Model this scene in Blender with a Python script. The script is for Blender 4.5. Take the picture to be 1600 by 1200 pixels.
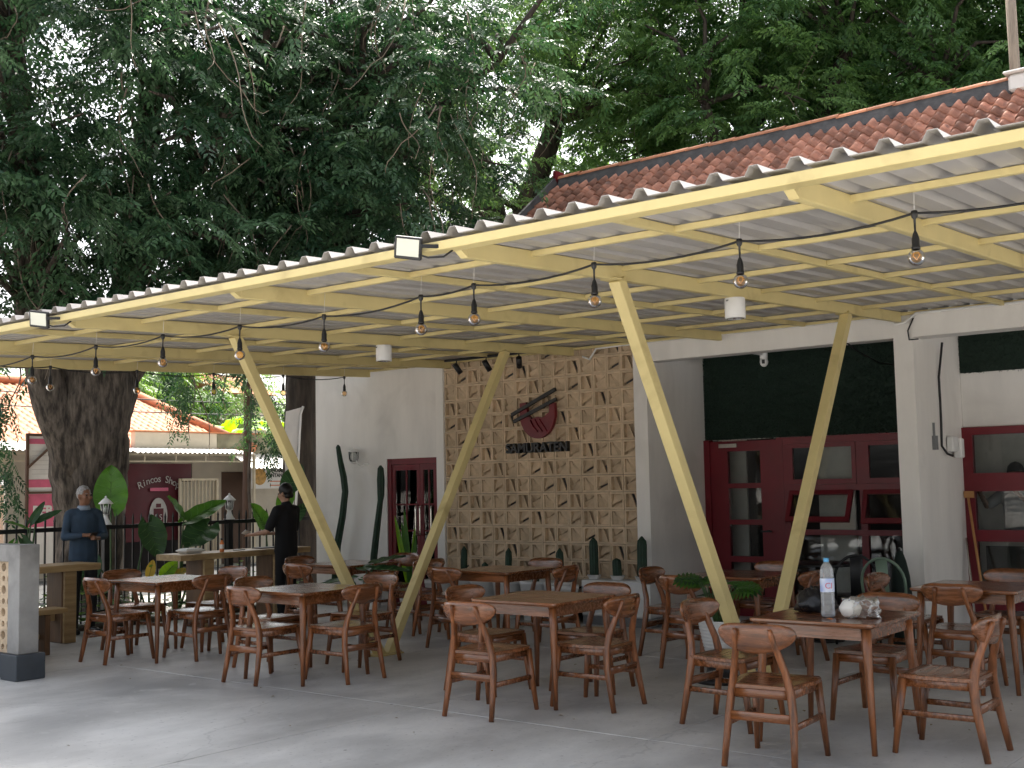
import bpy, math, random
import numpy as np
from mathutils import Vector, Matrix, noise

random.seed(7); np.random.seed(7)
scene = bpy.context.scene
for o in list(bpy.data.objects): bpy.data.objects.remove(o)
COL = scene.collection
RAD = math.radians

# ------------------------------------------------------------------ camera, sky, sun, exposure
cam_d = bpy.data.cameras.new('camera'); cam = bpy.data.objects.new('camera', cam_d); COL.objects.link(cam)
yaw, pitch, roll = RAD(38.7666), RAD(4.8324), RAD(-1.1574)
f_ = Vector((-math.sin(yaw)*math.cos(pitch), math.cos(yaw)*math.cos(pitch), math.sin(pitch)))
r_ = Vector((math.cos(yaw), math.sin(yaw), 0)); u_ = r_.cross(f_)
r2 = r_*math.cos(roll)+u_*math.sin(roll); u2 = -r_*math.sin(roll)+u_*math.cos(roll)
cam.matrix_world = Matrix(((r2.x, u2.x, -f_.x, 0), (r2.y, u2.y, -f_.y, 0), (r2.z, u2.z, -f_.z, 1.6), (0, 0, 0, 1)))
cam_d.sensor_width = 36; cam_d.lens = 36*1855.68/1600; cam_d.clip_end = 900; cam_d.clip_start = .05
scene.camera = cam

SUN_DIR = Vector((-0.36, 0.50, 1.0)).normalized()      # towards the sun
world = bpy.data.worlds.new('World'); scene.world = world; world.use_nodes = True
wn = world.node_tree; wn.nodes.clear()
sky = wn.nodes.new('ShaderNodeTexSky'); sky.sky_type = 'NISHITA'; sky.sun_disc = False
sky.sun_elevation = math.asin(SUN_DIR.z); sky.sun_rotation = math.atan2(SUN_DIR.x, SUN_DIR.y)
sky.air_density = 1.0; sky.dust_density = 5.0; sky.ozone_density = .6; sky.altitude = 10
bg = wn.nodes.new('ShaderNodeBackground'); bg.inputs[1].default_value = .15
wo = wn.nodes.new('ShaderNodeOutputWorld')
hsv = wn.nodes.new('ShaderNodeHueSaturation'); hsv.inputs['Saturation'].default_value = .38
wn.links.new(sky.outputs[0], hsv.inputs['Color']); wn.links.new(hsv.outputs[0], bg.inputs[0]); wn.links.new(bg.outputs[0], wo.inputs[0])
sun_d = bpy.data.lights.new('sun', 'SUN'); sun_d.energy = 4.0; sun_d.angle = RAD(.6); sun_d.color = (1, .94, .84)
sun = bpy.data.objects.new('sun', sun_d); COL.objects.link(sun)
sun.rotation_euler = SUN_DIR.to_track_quat('Z', 'Y').to_euler(); sun.location = (0, 0, 30)
vs = scene.view_settings
vs.view_transform = 'Standard'; vs.look = 'None'; vs.gamma = 1; vs.use_curve_mapping = False; vs.exposure = 1.45
scene.cycles.max_bounces = 6; scene.cycles.diffuse_bounces = 3; scene.cycles.glossy_bounces = 2
scene.cycles.transmission_bounces = 6; scene.cycles.transparent_max_bounces = 8
scene.cycles.use_adaptive_sampling = True; scene.cycles.adaptive_threshold = .02; scene.cycles.sample_clamp_indirect = 6; scene.cycles.use_denoising = True
scene.cycles.caustics_reflective = False; scene.cycles.caustics_refractive = False

# ------------------------------------------------------------------ materials
M = {}
def mat(name, col, rough=.6, metal=0., var=.12, scale=6., stretch=(1, 1, 1), bump=0., bscale=None, col2=None, detail=5., spec=.5,
        trans=0., translucent=0., rnd=.0, alpha=1., contrast=(.3, .7), coat=0., ior=1.45, stain=None, coords='Object'):
    m = bpy.data.materials.new(name); m.use_nodes = True
    nt = m.node_tree; N = nt.nodes; L = nt.links; b = N['Principled BSDF']
    b.inputs['Roughness'].default_value = rough; b.inputs['Metallic'].default_value = metal
    b.inputs['IOR'].default_value = ior; b.inputs['Specular IOR Level'].default_value = spec
    b.inputs['Transmission Weight'].default_value = trans; b.inputs['Alpha'].default_value = alpha
    b.inputs['Coat Weight'].default_value = coat; b.inputs['Coat Roughness'].default_value = .22
    tc = N.new('ShaderNodeTexCoord'); mp = N.new('ShaderNodeMapping'); mp.inputs['Scale'].default_value = stretch
    L.new(tc.outputs[coords], mp.inputs[0])
    nz = N.new('ShaderNodeTexNoise'); nz.inputs['Scale'].default_value = scale; nz.inputs['Detail'].default_value = detail
    nz.inputs['Roughness'].default_value = .6
    L.new(mp.outputs[0], nz.inputs['Vector'])
    rp = N.new('ShaderNodeValToRGB'); rp.color_ramp.elements[0].position = contrast[0]; rp.color_ramp.elements[1].position = contrast[1]
    c1 = tuple(max(0, c*(1-var)) for c in col); c2 = col2 if col2 else tuple(min(1, c*(1+var)) for c in col)
    if col2: c1 = tuple(col)
    rp.color_ramp.elements[0].color = (*c1, 1); rp.color_ramp.elements[1].color = (*c2, 1)
    L.new(nz.outputs[0], rp.inputs[0])
    cur = rp.outputs[0]
    if stain:
        n2 = N.new('ShaderNodeTexNoise'); n2.inputs['Scale'].default_value = stain[0]; n2.inputs['Detail'].default_value = 6
        n2.inputs['Distortion'].default_value = .6
        L.new(tc.outputs[coords], n2.inputs['Vector'])
        r2_ = N.new('ShaderNodeValToRGB'); r2_.color_ramp.elements[0].position = stain[1]; r2_.color_ramp.elements[1].position = stain[2]
        L.new(n2.outputs[0], r2_.inputs[0])
        mx = N.new('ShaderNodeMix'); mx.data_type = 'RGBA'; L.new(r2_.outputs[0], mx.inputs[0]); L.new(cur, mx.inputs[6]); mx.inputs[7].default_value = (*stain[3], 1)
        cur = mx.outputs[2]
    if rnd:
        oi = N.new('ShaderNodeObjectInfo'); vm = N.new('ShaderNodeVectorMath'); vm.operation = 'SCALE'; vm.inputs[0].default_value = (37., 23., 51.); L.new(oi.outputs['Random'], vm.inputs['Scale']); L.new(vm.outputs[0], mp.inputs['Location'])
        if stain:
            va = N.new('ShaderNodeVectorMath'); L.new(tc.outputs[coords], va.inputs[0]); L.new(vm.outputs[0], va.inputs[1]); L.new(va.outputs[0], n2.inputs['Vector'])
        mr = N.new('ShaderNodeMapRange'); mr.inputs[3].default_value = 1-rnd; mr.inputs[4].default_value = 1+rnd
        L.new(oi.outputs['Random'], mr.inputs[0])
        hv = N.new('ShaderNodeHueSaturation'); L.new(mr.outputs[0], hv.inputs['Value']); L.new(cur, hv.inputs['Color']); cur = hv.outputs[0]
    L.new(cur, b.inputs['Base Color'])
    rr = N.new('ShaderNodeMapRange'); rr.inputs[3].default_value = max(0, rough-.08); rr.inputs[4].default_value = min(1, rough+.08)
    L.new(nz.outputs[0], rr.inputs[0]); L.new(rr.outputs[0], b.inputs['Roughness'])
    if bump:
        n3 = N.new('ShaderNodeTexNoise'); n3.inputs['Scale'].default_value = bscale or scale*3; n3.inputs['Detail'].default_value = 6
        L.new(mp.outputs[0], n3.inputs['Vector'])
        bp = N.new('ShaderNodeBump'); bp.inputs['Strength'].default_value = bump; bp.inputs['Distance'].default_value = .02
        L.new(n3.outputs[0], bp.inputs['Height']); L.new(bp.outputs[0], b.inputs['Normal'])
    if translucent:
        tr = N.new('ShaderNodeBsdfTranslucent'); ms = N.new('ShaderNodeMixShader'); ms.inputs[0].default_value = translucent
        hs = N.new('ShaderNodeHueSaturation'); hs.inputs['Value'].default_value = 1.7; hs.inputs['Saturation'].default_value = 1.15; hs.inputs['Hue'].default_value = .475
        L.new(cur, hs.inputs['Color']); L.new(hs.outputs[0], tr.inputs[0])
        out = N['Material Output']
        L.new(b.outputs[0], ms.inputs[1]); L.new(tr.outputs[0], ms.inputs[2]); L.new(ms.outputs[0], out.inputs[0])
    M[name] = m
    return m

def clearmat(name, tint, ior, rough, white=0):
    # thin clear sheet: straight-through light with a mirror-like skin
    m = bpy.data.materials.new(name); m.use_nodes = True; nt = m.node_tree; N = nt.nodes; L = nt.links; N.clear()
    t = N.new('ShaderNodeBsdfTransparent'); t.inputs[0].default_value = (*tint, 1); g = N.new('ShaderNodeBsdfGlossy'); g.inputs['Roughness'].default_value = rough
    f = N.new('ShaderNodeFresnel'); f.inputs[0].default_value = ior; mx = N.new('ShaderNodeMixShader'); o = N.new('ShaderNodeOutputMaterial')
    nz = N.new('ShaderNodeTexNoise'); nz.inputs['Scale'].default_value = 18 if white else 3; bp = N.new('ShaderNodeBump'); bp.inputs['Strength'].default_value = .5 if white else .04; bp.inputs['Distance'].default_value = .02
    L.new(nz.outputs[0], bp.inputs['Height']); L.new(bp.outputs[0], g.inputs['Normal'])
    L.new(f.outputs[0], mx.inputs[0]); L.new(t.outputs[0], mx.inputs[1]); L.new(g.outputs[0], mx.inputs[2]); cur = mx.outputs[0]
    if white:
        d = N.new('ShaderNodeBsdfDiffuse'); d.inputs[0].default_value = (.85, .84, .8, 1); m2 = N.new('ShaderNodeMixShader'); m2.inputs[0].default_value = white
        L.new(cur, m2.inputs[1]); L.new(d.outputs[0], m2.inputs[2]); cur = m2.outputs[0]
    L.new(cur, o.inputs[0]); M[name] = m; return m

def leafmat(name, dark, light, translucent=.3, rough=.45):
    m = mat(name, dark, rough, col2=light, scale=1.2, translucent=translucent)
    nt = m.node_tree; at = nt.nodes.new('ShaderNodeAttribute'); at.attribute_name = 'tint'
    rp = [n for n in nt.nodes if n.type == 'VALTORGB'][0]
    nt.links.new(at.outputs['Fac'], rp.inputs[0]); rp.color_ramp.elements[0].position = 0; rp.color_ramp.elements[1].position = 1
    return m

mat('concrete_floor', (.58, .575, .56), .46, scale=1.5, stretch=(1, .5, 1), var=.22, bump=.14, bscale=22, detail=12, contrast=(.36, .66), stain=(.55, .48, .70, (.36, .362, .36)), coords='Object')
def floor_wear(m):
    nt = m.node_tree; N = nt.nodes; L = nt.links; b = N['Principled BSDF']; src = b.inputs['Base Color'].links[0].from_socket
    tc = [n for n in N if n.type == 'TEX_COORD'][0]
    def layer(cur, tex, lo, hi, col, fac):
        rp = N.new('ShaderNodeValToRGB'); rp.color_ramp.elements[0].position = lo; rp.color_ramp.elements[1].position = hi
        L.new(tex, rp.inputs[0]); ml = N.new('ShaderNodeMath'); ml.operation = 'MULTIPLY'; ml.inputs[1].default_value = fac; L.new(rp.outputs[0], ml.inputs[0])
        mx = N.new('ShaderNodeMix'); mx.data_type = 'RGBA'; L.new(ml.outputs[0], mx.inputs[0]); L.new(cur, mx.inputs[6]); mx.inputs[7].default_value = (*col, 1); return mx.outputs[2]
    n1 = N.new('ShaderNodeTexNoise'); n1.inputs['Scale'].default_value = 26; n1.inputs['Detail'].default_value = 4; L.new(tc.outputs['Object'], n1.inputs['Vector'])
    src = layer(src, n1.outputs[0], .62, .72, (.22, .22, .22), .45)
    n2 = N.new('ShaderNodeTexNoise'); n2.inputs['Scale'].default_value = 3.2; n2.inputs['Detail'].default_value = 8; n2.inputs['Distortion'].default_value = 1.6; L.new(tc.outputs['Object'], n2.inputs['Vector'])
    src = layer(src, n2.outputs[0], .60, .70, (.60, .60, .59), .55)
    v = N.new('ShaderNodeTexVoronoi'); v.feature = 'DISTANCE_TO_EDGE'; v.inputs['Scale'].default_value = .55
    n3 = N.new('ShaderNodeTexNoise'); n3.inputs['Scale'].default_value = 2.5; n3.inputs['Detail'].default_value = 6; L.new(tc.outputs['Object'], n3.inputs['Vector'])
    mv = N.new('ShaderNodeMix'); mv.data_type = 'VECTOR'; mv.inputs[0].default_value = .35; L.new(tc.outputs['Object'], mv.inputs[4]); L.new(n3.outputs['Color'], mv.inputs[5]); L.new(mv.outputs[1], v.inputs['Vector'])
    rp = N.new('ShaderNodeValToRGB'); rp.color_ramp.elements[0].position = 0; rp.color_ramp.elements[0].color = (1, 1, 1, 1); rp.color_ramp.elements[1].position = .006; rp.color_ramp.elements[1].color = (0, 0, 0, 1); L.new(v.outputs['Distance'], rp.inputs[0])
    src = layer(src, rp.outputs[0], .2, .9, (.3, .3, .3), .35)
    v2 = N.new('ShaderNodeTexVoronoi'); v2.inputs['Scale'].default_value = 1.7; L.new(tc.outputs['Object'], v2.inputs['Vector'])
    rp2 = N.new('ShaderNodeValToRGB'); rp2.color_ramp.elements[0].color = (1, 1, 1, 1); rp2.color_ramp.elements[0].position = .012; rp2.color_ramp.elements[1].position = .03; rp2.color_ramp.elements[1].color = (0, 0, 0, 1); L.new(v2.outputs['Distance'], rp2.inputs[0])
    src = layer(src, rp2.outputs[0], .2, .9, (.09, .085, .08), .8)
    L.new(src, b.inputs['Base Color'])
floor_wear(M['concrete_floor'])
mat('joint', (.13, .13, .13), .9)
mat('soil', (.07, .05, .035), .95, bump=.6, scale=8, var=.4)
mat('asphalt', (.06, .06, .06), .9, bump=.3, scale=30, var=.2)
mat('pavement', (.33, .31, .28), .85, scale=3, var=.2, bump=.2)
mat('white_wall', (.80, .77, .73), .75, scale=2.2, stretch=(1.6, 1.6, .35), var=.06, bump=.08, bscale=18, detail=9, stain=(1.1, .52, .85, (.58, .555, .52)))
mat('white_paint', (.8, .79, .77), .5, var=.04)
mat('skirting', (.2, .205, .21), .7, scale=4, var=.2)
mat('breeze', (.60, .46, .315), .85, scale=9, var=.16, bump=.15, bscale=60, rnd=.09, stain=(6., .58, .9, (.48, .37, .255)))
mat('cream_steel', (.65, .535, .25), .48, scale=2.2, var=.07, bump=.03, bscale=40, rnd=.04, stain=(3.0, .55, .82, (.44, .34, .15)))
mat('sheet', (.43, .405, .385), .38, scale=2.5, var=.05, rnd=.04, stain=(1.2, .56, .9, (.33, .305, .285)))
mat('red_paint', (.15, .008, .015), .4, scale=3, var=.14, bump=.03)
mat('wood_z', (.070, .026, .010), .36, scale=4, stretch=(9, 9, .7), col2=(.36, .122, .038), bump=.06, bscale=14, rnd=.20, contrast=(.28, .74), coat=.4)
mat('wood_x', (.070, .026, .010), .27, scale=4, stretch=(.8, 10, 10), col2=(.33, .112, .034), bump=.05, bscale=14, rnd=.18, contrast=(.28, .74), coat=.9)
mat('slab_wood', (.30, .19, .085), .45, scale=3, stretch=(8, .6, 8), col2=(.50, .35, .17), bump=.12, bscale=12, rnd=.08)
mat('slab_dark', (.10, .055, .03), .5, scale=3, stretch=(8, 8, .7), col2=(.2, .11, .055), bump=.1)
mat('black_metal', (.012, .012, .013), .45, var=.2)
mat('black_plastic', (.015, .015, .016), .4, var=.2)
mat('green_metal', (.16, .23, .17), .4, metal=.2)
mat('chrome', (.75, .72, .66), .2, metal=1)
mat('grass_mat', (.004, .013, .009), .8, col2=(.012, .032, .018), scale=40, rnd=.1)
mat('tile_red', (.36, .165, .11), .75, scale=7, var=.35, bump=.25, rnd=.45, stain=(3.5, .58, .8, (.075, .055, .05)))
mat('tile_orange', (.50, .20, .10), .75, scale=7, var=.2, bump=.2, rnd=.25)
mat('mortar', (.085, .083, .085), .9, scale=5, var=.35, bump=.4)
mat('bark', (.03, .023, .018), .95, scale=3.4, stretch=(4.5, 4.5, 1.0), col2=(.17, .138, .11), bump=1.0, bscale=5, detail=10, contrast=(.38, .68))
mat('bark_dark', (.03, .024, .02), .95, scale=3.0, stretch=(5, 5, .8), col2=(.085, .068, .055), bump=1.0, bscale=5)
mat('twig', (.20, .16, .12), .8, var=.3)
leafmat('leaf_blue', (.014, .046, .021), (.085, .165, .075), .26, .46)
leafmat('leaf_mid', (.045, .108, .040), (.165, .30, .095), .42, .5)
leafmat('leaf_light', (.05, .12, .03), (.16, .29, .07), .4)
mat('alocasia', (.035, .11, .02), .38, col2=(.07, .19, .035), scale=5, translucent=.35)
mat('alocasia_dark', (.022, .06, .022), .4, col2=(.04, .10, .035), scale=5, translucent=.15)
mat('leaf_yellow', (.45, .36, .08), .5, translucent=.3)
mat('banana', (.10, .26, .03), .45, col2=(.22, .42, .06), scale=3, translucent=.45)
mat('petiole', (.05, .10, .03), .5)
mat('cactus', (.012, .038, .02), .55, scale=12, var=.3, bump=.2)
mat('pot_white', (.72, .72, .71), .5, var=.04, scale=9, bump=.06)
clearmat('glass', (.82, .84, .84), 1.5, .02)
clearmat('bulb_glass', (1., .80, .56), 1.5, .02)
clearmat('pet', (.86, .90, .98), 1.7, .10, .24)  # diffuse white and bluish tint paint in the bottle's pale reflections
mat('brass', (.55, .36, .14), .3, metal=.9)
mat('filament', (.9, .6, .3), .4, metal=.6)
mat('black_bag', (.012, .012, .014), .28, var=.3, bump=.3, scale=9)
clearmat('clear_bag', (.93, .92, .89), 1.6, .2, .07)
mat('foam_white', (.80, .79, .75), .6, var=.03)
mat('label_blue', (.30, .42, .78), .35, scale=9, col2=(.75, .8, .92), contrast=(.4, .6))
mat('cap_blue', (.12, .42, .72), .35)
mat('old_concrete', (.30, .29, .275), .85, scale=2.5, var=.28, bump=.25, bscale=12, stain=(1.8, .5, .75, (.17, .165, .155)))
mat('dark_base', (.05, .058, .068), .6, var=.15)
mat('skin', (.22, .105, .06), .55, var=.08)
mat('skin_light', (.36, .20, .13), .55, var=.08)
mat('hair_grey', (.30, .29, .28), .7, scale=40, var=.4)
mat('hair_black', (.008, .007, .007), .45, scale=40, var=.3)
mat('shirt_blue', (.028, .052, .085), .8, scale=12, var=.15, bump=.25, bscale=6)
mat('collar_blue', (.22, .27, .34), .8)
mat('cloth_black', (.006, .006, .007), .85, var=.2, bump=.25, bscale=6)
mat('cloth_dark', (.015, .015, .018), .85, var=.2, bump=.2)
mat('cloth_grey', (.30, .32, .34), .85, bump=.2)
mat('cloth_navy', (.015, .02, .04), .85)
mat('house_wall', (.55, .49, .40), .85, scale=2, var=.1, bump=.1, stain=(1., .6, .9, (.33, .28, .22)))
mat('moss_wall', (.27, .25, .17), .9, scale=2.5, var=.3, stain=(1.4, .45, .65, (.08, .08, .06)))
mat('brown_door', (.10, .055, .035), .7, scale=3, var=.15)
mat('cream_gate', (.62, .52, .38), .6, var=.1)
mat('awning_white', (.70, .68, .64), .6, scale=2, var=.15)
mat('banner_red', (.085, .006, .012), .55, var=.12, scale=3)
mat('banner_white', (.72, .69, .66), .6, var=.06)
mat('banner_pink', (.62, .13, .22), .6, var=.15)
mat('print_grey', (.45, .42, .40), .6)
mat('print_black', (.02, .02, .02), .6)
mat('print_food', (.5, .28, .07), .6, scale=14, var=.4)
mat('print_orange', (.6, .18, .05), .6)
mat('print_green', (.1, .3, .12), .6)
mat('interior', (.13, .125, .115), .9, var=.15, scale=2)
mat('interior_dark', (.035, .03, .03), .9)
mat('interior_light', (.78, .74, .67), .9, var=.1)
mat('wood_pole', (.26, .21, .16), .85, stretch=(6, 6, .6), var=.3)
mat('wood_broom', (.45, .22, .08), .6)
def emit(name, col, s):
    m = bpy.data.materials.new(name); m.use_nodes = True; b = m.node_tree.nodes['Principled BSDF']
    b.inputs['Base Color'].default_value = (*col, 1); b.inputs['Emission Color'].default_value = (*col, 1); b.inputs['Emission Strength'].default_value = s
    M[name] = m
emit('led_strip', (1., .45, .12), 1.6)
mat('led_panel', (.62, .62, .52), .3, var=.05)

# ------------------------------------------------------------------ mesh helpers
class MB:
    def __init__(s): s.v = []; s.f = []; s.sm = []
    def add(s, verts, faces, smooth=False):
        o = len(s.v); s.v += [tuple(p) for p in verts]; s.f += [tuple(i+o for i in f) for f in faces]; s.sm += [smooth]*len(faces); return s
    def box(s, c, d, R=None):
        hx, hy, hz = d[0]/2, d[1]/2, d[2]/2; c = Vector(c)
        vs = [Vector((x, y, z)) for z in (-hz, hz) for y in (-hy, hy) for x in (-hx, hx)]
        if R is not None: vs = [R @ p for p in vs]
        return s.add([p+c for p in vs], [(0, 2, 3, 1), (4, 5, 7, 6), (0, 1, 5, 4), (2, 6, 7, 3), (0, 4, 6, 2), (1, 3, 7, 5)])
    def box2(s, a, b): return s.box([(a[i]+b[i])/2 for i in range(3)], [abs(b[i]-a[i]) for i in range(3)])
    def cbox(s, c, d, e=.004, R=None):
        # box with chamfered edges
        hx, hy, hz = [q/2 for q in d]; c = Vector(c); P = {}
        vs = []; 
        for sx in (-1, 1):
            for sy in (-1, 1):
                for sz in (-1, 1):
                    for k in range(3):
                        q = [sx*hx, sy*hy, sz*hz]
                        for j in range(3):
                            if j != k: q[j] -= (sx, sy, sz)[j]*e
                        P[(sx, sy, sz, k)] = len(vs); vs.append(Vector(q))
        F = []
        for k in range(3):
            a, b = [j for j in range(3) if j != k]
            for sg in (-1, 1):
                def key(sa, sb):
                    t = [0, 0, 0]; t[k] = sg; t[a] = sa; t[b] = sb; return P[(*t, k)]
                F.append((key(-1, -1), key(1, -1), key(1, 1), key(-1, 1)))
            for sa in (-1, 1):
                for sb in (-1, 1):
                    def key2(sk, kk):
                        t = [0, 0, 0]; t[k] = sk; t[a] = sa; t[b] = sb; return P[(*t, kk)]
                    F.append((key2(-1, a), key2(1, a), key2(1, b), key2(-1, b)))
        for sx in (-1, 1):
            for sy in (-1, 1):
                for sz in (-1, 1): F.append(tuple(P[(sx, sy, sz, k)] for k in range(3)))
        if R is not None: vs = [R @ p for p in vs]
        return s.add([p+c for p in vs], F)
    def bar(s, p0, p1, w, h, up=(0, 0, 1), e=0):
        p0, p1 = Vector(p0), Vector(p1); d = (p1-p0); L = d.length; z = d.normalized(); x = Vector(up).cross(z)
        if x.length < 1e-5: x = Vector((1, 0, 0)).cross(z)
        x.normalize(); y = z.cross(x)
        R = Matrix((x, y, z)).transposed(); c = (p0+p1)/2
        return s.cbox(c, (w, h, L), e, R) if e else s.box(c, (w, h, L), R)
    def ring(s, pts_rings, closed=True, cap=True, smooth=True):
        n = len(pts_rings[0]); vs = [p for r in pts_rings for p in r]; F = []
        for i in range(len(pts_rings)-1):
            for j in range(n if closed else n-1):
                a = i*n+j; b = i*n+(j+1) % n; F.append((a, b, b+n, a+n))
        o = len(s.f)
        s.add(vs, F, smooth)
        if cap and closed:
            base = len(s.v)-len(vs)
            s.f.append(tuple(base+j for j in reversed(range(n)))); s.sm.append(False)
            s.f.append(tuple(base+(len(pts_rings)-1)*n+j for j in range(n))); s.sm.append(False)
        return s
    def tube(s, pts, rad, n=8, sq=None, cap=True, smooth=True, jit=0, seed=0):
        pts = [Vector(p) for p in pts]; rings = []
        if not hasattr(rad, '__len__'): rad = [rad]*len(pts)
        t0 = (pts[1]-pts[0]).normalized(); x = Vector((0, 0, 1)).cross(t0)
        if x.length < 1e-3: x = Vector((1, 0, 0))
        x.normalize()
        for i, p in enumerate(pts):
            t = (pts[min(i+1, len(pts)-1)]-pts[max(i-1, 0)]).normalized()
            x = (x-t*x.dot(t)).normalized(); y = t.cross(x); r = rad[i]
            rr = []
            for j in range(n):
                a = 2*math.pi*j/n; k = r
                if jit:
                    k = r*(1+jit*noise.noise(Vector((math.cos(a)*2.2+seed, math.sin(a)*2.2, i*.16)))-jit*.55*abs(noise.noise(Vector((math.cos(a)*8+seed, math.sin(a)*8, i*.22))))-jit*.3*abs(noise.noise(Vector((math.cos(a)*17+seed, math.sin(a)*17, i*.4)))))
                rr.append(p+x*(math.cos(a)*k)+y*(math.sin(a)*k))
            rings.append(rr)
        return s.ring(rings, cap=cap, smooth=smooth)
    def sweep(s, pts, ws, ds, wdir=(1, 0, 0), ch=.25):
        # rounded-rectangle section swept along a path: ws along wdir, ds across
        pts = [Vector(p) for p in pts]; rings = []; W = Vector(wdir)
        for i, p in enumerate(pts):
            t = (pts[min(i+1, len(pts)-1)]-pts[max(i-1, 0)]).normalized()
            x = (W-t*W.dot(t)).normalized(); y = t.cross(x); w = ws[i]/2; d = ds[i]/2; c = min(w, d)*2*ch
            rings.append([p+x*a+y*b for a, b in ((w-c, -d), (w, -d+c), (w, d-c), (w-c, d), (-w+c, d), (-w, d-c), (-w, -d+c), (-w+c, -d))])
        return s.ring(rings, smooth=True)
    def lathe(s, prof, n=20, c=(0, 0, 0), cap=True, smooth=True, fn=None):
        c = Vector(c); rings = []
        for r, z in prof:
            rings.append([c+Vector((math.cos(2*math.pi*j/n)*r*(fn(j) if fn else 1), math.sin(2*math.pi*j/n)*r*(fn(j) if fn else 1), z)) for j in range(n)])
        return s.ring(rings, cap=cap, smooth=smooth)
    def prism(s, poly, t, O, X, Y, smooth=False):
        O, X, Y = Vector(O), Vector(X), Vector(Y); Z = X.cross(Y).normalized(); n = len(poly)
        a = [O+X*p[0]+Y*p[1]-Z*t/2 for p in poly]; b = [p+Z*t for p in a]
        s.add(a+b, [tuple(reversed(range(n))), tuple(range(n, 2*n))]+[(i, (i+1) % n, (i+1) % n+n, i+n) for i in range(n)]); return s
    def sheet(s, fn, nu, nv, thick=0, smooth=True):
        # fn(u,v)->point on a grid
        vs = [Vector(fn(i/nu, j/nv)) for j in range(nv+1) for i in range(nu+1)]
        F = [(j*(nu+1)+i, j*(nu+1)+i+1, (j+1)*(nu+1)+i+1, (j+1)*(nu+1)+i) for j in range(nv) for i in range(nu)]
        return s.add(vs, F, smooth)
    def mesh(s, name):
        me = bpy.data.meshes.new(name); me.from_pydata(s.v, [], s.f); me.polygons.foreach_set('use_smooth', s.sm); me.update(); return me
    def build(s, name, m, parent=None, loc=None, rz=None):
        return link(name, s.mesh(name), m, parent, loc, rz)
def link(name, me, m=None, parent=None, loc=None, rz=None):
    o = bpy.data.objects.new(name, me); COL.objects.link(o)
    if m is not None and not me.materials: me.materials.append(M[m] if isinstance(m, str) else m)
    if parent is not None: o.parent = parent
    if loc is not None: o.location = loc
    if rz is not None: o.rotation_euler = (0, 0, rz)
    return o
def empty(name, loc=(0, 0, 0), rz=0):
    o = bpy.data.objects.new(name, None); COL.objects.link(o); o.location = loc; o.rotation_euler = (0, 0, rz); o.empty_display_size = .1; return o
def tag(o, label, cat, group=None):
    o['label'] = label; o['category'] = cat
    if group: o['group'] = group
    return o
def struct(o): o['kind'] = 'structure'; return o
def stuff(o): o['kind'] = 'stuff'; return o
def copy_tree(o, parent=None):
    c = o.copy(); COL.objects.link(c); c.parent = parent
    for ch in list(o.children): copy_tree(ch, c)
    return c
def text_mesh(txt, size, depth, bold=0):
    cu = bpy.data.curves.new('t', 'FONT'); cu.body = txt; cu.size = size; cu.extrude = depth; cu.offset = bold; cu.align_x = 'CENTER'; cu.resolution_u = 3
    o = bpy.data.objects.new('t', cu); COL.objects.link(o); dg = bpy.context.evaluated_depsgraph_get(); dg.update()
    me = bpy.data.meshes.new_from_object(o.evaluated_get(dg)); bpy.data.objects.remove(o); me.materials.clear(); return me
def put_text(txt, size, depth, O, X, Y, m, parent, name='lettering', bold=0):
    me = text_mesh(txt, size, depth, bold); X = Vector(X).normalized(); Y = Vector(Y).normalized(); Z = X.cross(Y)
    me.transform(Matrix(((X.x, Y.x, Z.x, O[0]), (X.y, Y.y, Z.y, O[1]), (X.z, Y.z, Z.z, O[2]), (0, 0, 0, 1))))
    return link(name, me, m, parent)
WORLD = {}
def wempty(name, loc):
    o = empty(name, loc); WORLD[o.name] = Vector(loc); return o
_link0 = link
def link(name, me, m=None, parent=None, loc=None, rz=None):
    o = _link0(name, me, m, parent, loc, rz)
    if parent is not None and parent.name in WORLD: o.matrix_parent_inverse = Matrix.Translation(-WORLD[parent.name])
    return o

# ------------------------------------------------------------------ ground
g = struct(MB().box2((-260, -200, -.5), (200, 260, -.06)).build('ground', 'pavement'))
rd = struct(MB().box2((-21.0, -150, -.058), (-15.9, 200, -.03)).build('road', 'asphalt'))
pv = MB().box2((-15.9, -100, -.059), (-13.1, 160, .02)).build('pavement', 'pavement'); struct(pv)
base = struct(MB().box2((-12.72, -9, -.055), (9, 13.4, -.012)).build('patio', 'joint'))
bed = struct(MB().box2((-13.08, -3, -.056), (-12.73, 11.35, .03)).build('planting_bed', 'soil'))
xs = [-12.71, -10.1, -8.1, -6.1, -4.1, -2.1, -.1, 1.9, 3.9, 6, 9]; ys = [-9, -5.6, -2.6, .4, 3.4, 6.4, 9.4, 13.4]
for i in range(len(xs)-1):
    for j in range(len(ys)-1):
        a, b, c, d = xs[i], xs[i+1], ys[j], ys[j+1]
        dz = random.uniform(-.0015, .0015)
        mb = MB(); mb.cbox(((a+b)/2, (c+d)/2, -.006+dz), (b-a-.007, d-c-.007, .012), .003); mb.build('slab', 'concrete_floor', base)

# ------------------------------------------------------------------ building
B = wempty('restaurant_building', (-7, 12.5, 0))
tag(B, 'white walled restaurant with breeze-block feature wall, red doors and tiled roof behind the canopy', 'restaurant')
def part(name, m, fn, parent=B):
    mb = MB(); fn(mb); return mb.build(name, m, parent)
YB = 11.5
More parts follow.
